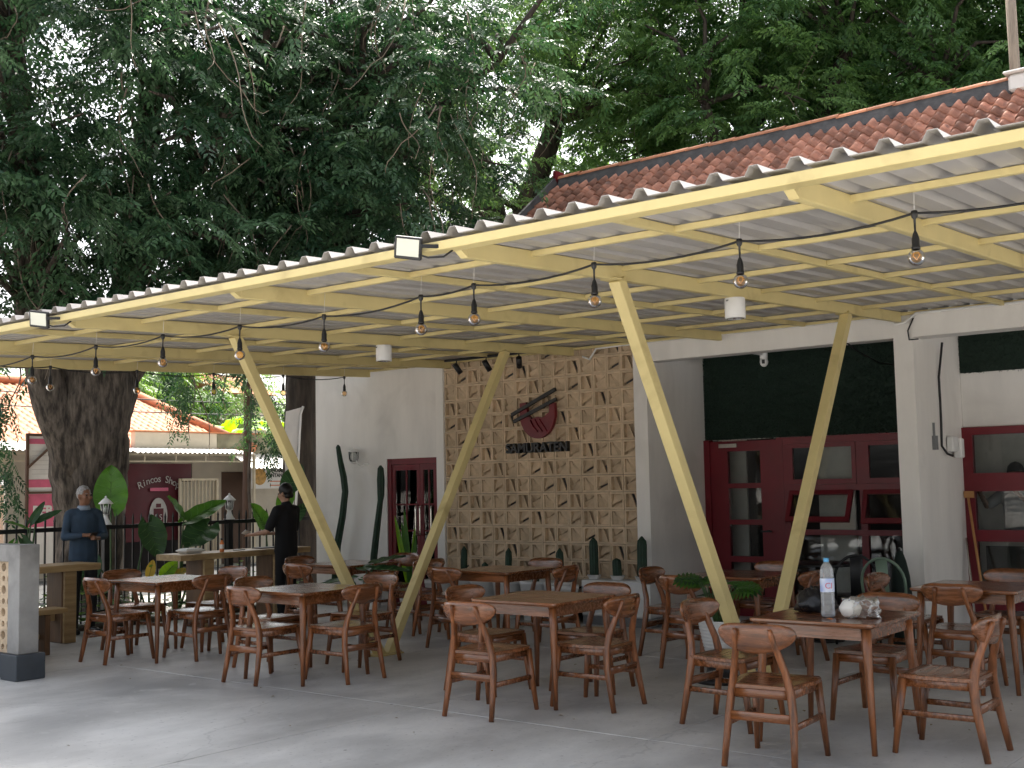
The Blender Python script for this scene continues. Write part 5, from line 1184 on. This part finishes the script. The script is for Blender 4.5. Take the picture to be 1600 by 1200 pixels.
part('wall', 'house_wall', lambda mb: mb.box2((-36, 25.2, -.06), (-33, 27.2, 4.9)), FH); part('roof', 'tile_orange', lambda mb: mb.add([(-32.6, 25, 4.9), (-32.6, 27.4, 4.9), (-34.5, 27.4, 5.7), (-34.5, 25, 5.7), (-36.4, 25, 4.9), (-36.4, 27.4, 4.9)], [(0, 1, 2, 3), (3, 2, 5, 4), (0, 3, 4), (1, 5, 2), (0, 4, 5, 1)]), FH)
def banana(x, y, h, label, seed):
    K = wempty('banana_plant', (x, y, 0)); tag(K, label, 'banana plant'); rng = random.Random(seed)
    part('stem', 'petiole', lambda mb: mb.tube([(x, y, -.06), (x+.03, y, h*.5), (x, y+.02, h)], [.12, .1, .06], 10), K)
    for k in range(8):
        a = k*.785+rng.uniform(-.3, .3); L = rng.uniform(1.5, 2.1); up = rng.uniform(.4, .9)
        def fn(u, v):
            t = v; r = L*t; z = h+up*L*t-.55*L*t*t; w = .26*math.sin(math.pi*min(1, .06+t*.94))**.6*(u*2-1); wz = -abs(u*2-1)*.08+.03*math.sin(t*40)*abs(u*2-1)
            return (x+math.cos(a)*r-math.sin(a)*w, y+math.sin(a)*r+math.cos(a)*w, z+wz)
        part('leaf', 'banana', lambda mb: mb.sheet(fn, 4, 18), K)
banana(-26.5, 20.2, 3.0, 'banana plant with broad bright leaves left of the roadside pole', 1); banana(-26.8, 22.0, 2.7, 'banana plant with bright leaves right of the roadside pole', 2); banana(-28, 24, 3.2, 'farther banana plant behind the left V post', 3)
# ------------------------------------------------------------------ trees
def spray(rng, nleaf=9, npair=4, L=.75, ll=.105, lw=.042):
    out = []
    bend = rng.uniform(.35, .8)
    def tw(t): return np.array([L*t*(1-.12*t), 0, -bend*L*t*t*.75])
    for i in range(nleaf):
        t = .12+.88*i/(nleaf-1); p = tw(t); sg = 1 if i % 2 else -1; a = sg*rng.uniform(.6, 1.2)*(1 if i < nleaf-1 else .1)
        d = np.array([math.cos(a), math.sin(a), -rng.uniform(.25, .8)]); d /= np.linalg.norm(d); rl = .26*rng.uniform(.8, 1.2)
        side = np.cross(d, [0, 0, 1.]); side /= np.linalg.norm(side); up = np.cross(side, d)
        tilt = rng.uniform(-.5, .5); side = side*math.cos(tilt)+up*math.sin(tilt)
        for j in range(npair*2+1):
            q = j//2; s2 = 1 if j % 2 else -1; base = p+d*rl*(.25+.75*q/npair)+np.array([0, 0, -.05*(q/npair)**2])
            dd = d*.55+side*s2*.85 if j < npair*2 else d.copy()
            dd = dd+np.array([0, 0, -rng.uniform(.1, .5)]); dd /= np.linalg.norm(dd); l = ll*rng.uniform(.8, 1.15)
            ws = np.cross(dd, np.cross(side, d)+rng.normal(0, .25, 3)); ws /= np.linalg.norm(ws)+1e-9; ws *= lw*.5*rng.uniform(.85, 1.15)
            n_ = np.cross(ws, dd); n_ = n_/(np.linalg.norm(n_)+1e-9)*l*.05
            out.append([base, base+dd*l*.45+ws+n_, base+dd*l+np.array([0, 0, -l*.12]), base+dd*l*.45-ws+n_])
    return np.array(out)
RNG = np.random.RandomState(11)
SPR = [spray(RNG) for _ in range(10)]
def place_sprays(pos, az, tilt, sc, rng):
    Vs = []; tint = []
    for p, a, ti, s in zip(pos, az, tilt, sc):
        S_ = SPR[rng.randint(len(SPR))]; ca, sa, ct, st = math.cos(a), math.sin(a), math.cos(ti), math.sin(ti)
        R = np.array([[ca, -sa, 0], [sa, ca, 0], [0, 0, 1]]) @ np.array([[ct, 0, -st], [0, 1, 0], [st, 0, ct]])
        Vs.append((S_.reshape(-1, 3) @ R.T*s+p).reshape(-1, 4, 3)); b = rng.uniform(0, .75); tint.append(np.clip(b+rng.normal(0, .14, len(S_)), 0, 1))
    return np.concatenate(Vs), np.concatenate(tint)
def blocked(p):
    x, y, z = p
    if x > -12.6 and y < 11.9 and z < 4.15: return True
    if RX0-.6 < x < RX1 and 10.6 < y < 20.2:
        zr = EZ+(RZ-EZ)*(1-abs(y-RY)/(RY-EY)); 
        if z < max(zr, 3.4)+1.0: return True
    return False
def in_gap(p, holes):
    for c, r in holes:
        if (p[0]-c[0])**2+(p[1]-c[1])**2+(p[2]-c[2])**2 < r*r: return True
    return False
def tree(label, trunk, limbs, clumps, per, leafm, barkm, seed, scale=1., twigs=0, extra=None, crad=(.75, 1.25)):
    base = trunk[0][0]; K = wempty('tree', base); tag(K, label, 'tree'); rng = np.random.RandomState(seed)
    def dens(path):
        P_, R_ = [], []
        for i in range(len(path)-1):
            for k in range(5): t = k/5; P_.append(Vector(path[i][0]).lerp(Vector(path[i+1][0]), t)); R_.append(path[i][1]*(1-t)+path[i+1][1]*t)
        P_.append(Vector(path[-1][0])); R_.append(path[-1][1])
        for i in range(1, len(P_)-1): P_[i] = P_[i]+Vector((rng.uniform(-.02, .02), rng.uniform(-.02, .02), 0))
        return P_, R_
    P_, R_ = dens(trunk); part('trunk', barkm, lambda mb: mb.tube(P_, R_, 72, jit=.20, seed=seed), K)
    for lb in limbs:
        P_, R_ = dens(lb); part('limb', barkm, lambda mb: mb.tube(P_, R_, 16, jit=.13, seed=seed+3), K)
    pos, az, ti, sc = [], [], [], []; tw = MB()
    for c in clumps:
        c = np.array(c[:3], float); r = rng.uniform(*crad)*scale
        if blocked(c+np.array([0, 0, .2])): continue
        # a bough from the nearest limb point to the clump
        best = None
        for lb in [trunk]+list(limbs):
            for q, rr in lb:
                d = np.linalg.norm(np.array(q)-c)+(0 if q[2] < c[2]+.5 else 3)
                if best is None or d < best[0]: best = (d, q)
        q = Vector(best[1]); cc = Vector(c); mid = q.lerp(cc, .5)+Vector((rng.uniform(-.2, .2), rng.uniform(-.2, .2), .35))
        tw.tube([q, q.lerp(mid, .6), mid, mid.lerp(cc, .6), cc], [.06, .045, .035, .022, .01], 6)
        for k in range(per):
            d = rng.normal(0, 1, 3); d[2] = d[2]*.75; d /= np.linalg.norm(d); rad = r*rng.uniform(.25, 1.)**.6; p = c+d*rad*np.array([1, 1, .8])
            if blocked(p-np.array([0, 0, .3])): continue
            a = math.atan2(d[1], d[0])+rng.normal(0, .6); pos.append(p-np.array([math.cos(a), math.sin(a), 0])*.3); az.append(a); ti.append(rng.normal(.12, .3)); sc.append(scale*rng.uniform(.75, 1.25))
    if extra:
        for p, a, t_, s in extra: pos.append(np.array(p)); az.append(a); ti.append(t_); sc.append(s)
    V, tint = place_sprays(pos, az, ti, sc, rng)
    o = leaves_obj(V, 'crown', leafm, K); o.data.attributes['tint'].data.foreach_set('value', np.repeat(tint, 4).astype(np.float32)); stuff(o)
    if tw.v: stuff(tw.build('branches', barkm, K))
    if twigs:
        mb = MB()
        for k in range(twigs):
            p = np.array(pos[rng.randint(len(pos))]); L = rng.uniform(.8, 2.2); n = 9; pts = []; w = rng.normal(0, .12, 2); ph = rng.uniform(0, 6)
            for i in range(n):
                t = i/(n-1); pts.append((p[0]+w[0]*t*3+.10*math.sin(t*5+ph), p[1]+w[1]*t*3+.10*math.cos(t*4+ph), p[2]+.25-L*t+.35*L*t*t*rng.uniform(.6, 1)))
            if any(blocked(q) for q in pts): continue
            mb.tube(pts, [.011-.007*i/(n-1) for i in range(n)], 4)
        stuff(mb.build('twigs', 'twig', K))
    return K
def cloud(rng, n, c, r, zmin=-99, holes=()):
    # evenly spread points in an ellipsoid (best candidate of several)
    out = []; c = np.array(c, float); r = np.array(r, float)
    while len(out) < n:
        best = None
        while best is None or tries < 9:
            d = rng.uniform(-1, 1, 3)
            if np.dot(d, d) > 1: continue
            p = c+d*r
            if p[2] < zmin or in_gap(p, holes): continue
            if best is None: tries = 0
            tries += 1
            m = min((np.sum((p-q)**2) for q in out), default=9e9)
            if best is None or m > best[0]: best = (m, p)
        out.append(best[1])
    return [tuple(p) for p in out]
r1 = np.random.RandomState(21)
A0 = (-14.6, 9.0)
trA = [((-14.6, 9.02, -.06), .60), ((-14.6, 9.0, .5), .47), ((-14.6, 9.01, 1.2), .44), ((-14.6, 8.98, 2.0), .50), ((-14.6, 8.98, 2.6), .56), ((-14.6, 9.0, 3.2), .58), ((-14.6, 9.12, 3.7), .5), ((-14.6, 9.2, 4.2), .32)]
limA = [[((-14.6, 8.78, 1.9), .28), ((-14.55, 8.42, 2.8), .25), ((-14.5, 8.05, 4.0), .21), ((-14.4, 7.9, 5.5), .17), ((-14.2, 7.6, 7.5), .12), ((-14, 7.3, 10), .07)],
        [((-14.6, 9.2, 3.0), .3), ((-14.7, 9.6, 4.2), .25), ((-14.7, 9.75, 5.2), .22), ((-14.6, 9.8, 6.6), .17), ((-14.3, 10.2, 9), .12), ((-14, 10.5, 12), .06)],
        [((-14.6, 9.3, 3.0), .26), ((-14.5, 10.1, 4.0), .2), ((-14.4, 10.9, 5.2), .17), ((-14.2, 11.4, 6.8), .12), ((-14, 11.8, 9), .07)],
        [((-14.7, 8.9, 3.2), .26), ((-15.0, 8.6, 4.6), .22), ((-15.4, 8.4, 6.5), .16), ((-15.6, 8.0, 9), .1)],
        [((-14.5, 9.1, 3.3), .2), ((-13.8, 9.2, 4.6), .15), ((-13.0, 9.6, 6.0), .12), ((-12.2, 10, 7.4), .08)]]
cA = cloud(r1, 96, (-13.4, 8.4, 6.6), (2.2, 4.2, 3.0), 3.9)+cloud(r1, 14, (-14.5, 9, 11.5), (4.5, 5, 2.2))+cloud(r1, 12, (-13.1, 8.8, 4.9), (.7, 3.6, .8))
ex = []
for (x, y, z, n) in ((-15, 10.75, 3.35, 5), (-15, 10.85, 2.95, 4), (-15.2, 11.5, 3.3, 2), (-14.3, 7.5, 2.9, 8), (-14.4, 7.5, 2.4, 5), (-14.4, 7.55, 1.95, 6)):
    for k in range(n): ex.append(((x+r1.uniform(-.15, .15), y+r1.uniform(-.25, .25), z+r1.uniform(-.15, .25)), r1.uniform(0, 6.28), r1.uniform(-1.2, -.6), r1.uniform(.55, .8)))
tree('huge tree with thick forked trunk behind the fence at left', trA, limA, cA, 11, 'leaf_blue', 'bark', 3, twigs=170, extra=ex, crad=(.5, 1.0))
r2_ = np.random.RandomState(5)
trB = [((-14.2, 12.35, -.06), .36), ((-14.2, 12.35, 1.0), .29), ((-14.2, 12.36, 2.2), .26), ((-14.18, 12.4, 3.4), .26), ((-14.1, 12.5, 5), .22), ((-13.9, 12.9, 7.2), .17), ((-13.6, 13.4, 10), .1)]
limB = [[((-14.15, 12.42, 3.6), .18), ((-13.6, 12.1, 5.0), .13), ((-12.8, 11.8, 6.2), .09), ((-12, 11.6, 7.2), .05)], [((-14.1, 12.6, 4.6), .17), ((-14.6, 13.6, 6.2), .13), ((-15, 14.6, 8.2), .08)], [((-14, 12.7, 6), .13), ((-12.8, 13.4, 7.2), .1), ((-11.4, 14, 8.2), .06)]]
cB = cloud(r2_, 84, (-12.5, 12.2, 6.6), (2.6, 2.9, 2.9), 4.0)+cloud(r2_, 12, (-13, 13, 10.8), (4.6, 4.2, 2.2))
ex = [((-14.6+r2_.uniform(-.2, .2), 12.1+r2_.uniform(-.4, .4), 2.3+r2_.uniform(0, 1.0)), r2_.uniform(0, 6.28), r2_.uniform(-1, -.4), r2_.uniform(.5, .75)) for k in range(8)]
tree('dark tree with hanging foliage rising at the left corner of the white wall', trB, limB, cB, 11, 'leaf_blue', 'bark_dark', 9, twigs=170, extra=ex, crad=(.5, 1.0))
r3 = np.random.RandomState(8)
trC = [((-14.6, 19, -.06), .5), ((-15.0, 19, 3), .42), ((-15.5, 19, 6.5), .38), ((-16.1, 19, 8.4), .33), ((-17.2, 19, 10), .27), ((-17.8, 19, 12), .2), ((-18, 19, 15), .12)]
limC = [[((-15.2, 19, 5), .3), ((-14.9, 19.1, 7.2), .26), ((-14.2, 19.3, 9), .2), ((-13.5, 19.5, 12), .12)], [((-15.6, 19, 6.8), .2), ((-17.4, 18.4, 8.2), .13), ((-18.6, 18, 9.2), .08)]]
cC = cloud(r3, 60, (-15.2, 19.2, 9.0), (4.6, 3.4, 4.2), 5.2)+cloud(r3, 10, (-15, 19.5, 14), (5, 4, 3))
tree('tree with leaning dark trunk behind the left end of tiled roof', trC, limC, cC, 16, 'leaf_mid', 'bark_dark', 12, scale=1.08, twigs=50)
for i, (x, y, sd, lab) in enumerate(((-10.8, 21.5, 31, 'leafy tree rising behind the left half of the tiled roof'), (-7.2, 23.5, 32, 'dense tree rising behind the middle of the tiled roof'), (-3.6, 25, 33, 'tree behind the wooden pole at the right end of roof'))):
    rr = np.random.RandomState(sd)
    tk = [((x, y, -.06), .5), ((x+.1, y, 3), .42), ((x, y, 6), .36), ((x-.2, y, 8.5), .28), ((x, y, 12), .18), ((x, y, 16), .08)]
    lm = [[((x, y, 5.5), .25), ((x+1.2, y-.6, 7.5), .18), ((x+2.4, y-1, 9.5), .1)], [((x, y, 6), .25), ((x-1.4, y-.5, 8), .18), ((x-2.4, y-.8, 10.5), .1)], [((x, y, 5), .2), ((x+.2, y-1.6, 7), .14), ((x+.3, y-2.6, 8.5), .08)]]
    cl = cloud(rr, 84, (x, y-.6, 9.6), (3.4, 2.6, 3.9), 5.6)+cloud(rr, (26, 24, 6)[i], (x, y, 15.2), (4.2, 3.6, 3.2))
    tree(lab, tk, lm, cl, 17, 'leaf_mid', 'bark_dark', sd, scale=1.12, twigs=30)
# bright bushes beyond the shop house
for i, (x, y, h, rx, lab) in enumerate(((-33, 19.5, 5.4, 2.2, 'pale sunlit bushy tree beyond the orange roof'), (-36, 26.5, 7, 2.6, 'bright distant tree above the banana plants'), (-31, 13.5, 5.2, 2.4, 'sunlit tree behind the shop house at left'), (-34, 23, 6.0, 2.4, 'sunlit light green tree behind the left banana plant'))):
    rr = np.random.RandomState(60+i)
    tree(lab, [((x, y, -.06), .22), ((x, y, h*.4), .16), ((x, y, h*.8), .08)], [], cloud(rr, 26, (x, y, h*.72), (rx, rx, h*.34)), 22, 'leaf_light', 'bark', 70+i, scale=1.2)
# small sapling at the roadside pole
rr = np.random.RandomState(77)
ex = [((-17.4+rr.uniform(-.15, .15), 14.0+rr.uniform(-.5, .5), z+rr.uniform(-.12, .15)), rr.uniform(0, 6.28), rr.uniform(-.5, .1), rr.uniform(.5, .75)) for z, n in ((2.75, 4), (3.3, 4), (3.8, 4)) for k in range(n)]
tree('thin roadside sapling with whorls of dark leaves beside the pole', [((-17.5, 14.0, -.06), .035), ((-17.45, 14.0, 2), .028), ((-17.4, 14, 3.8), .012)], [], [], 0, 'leaf_mid', 'bark', 80, extra=ex)
print('tris', sum(len(o.data.polygons) for o in bpy.data.objects if o.type == 'MESH'), 'objects', len(bpy.data.objects))
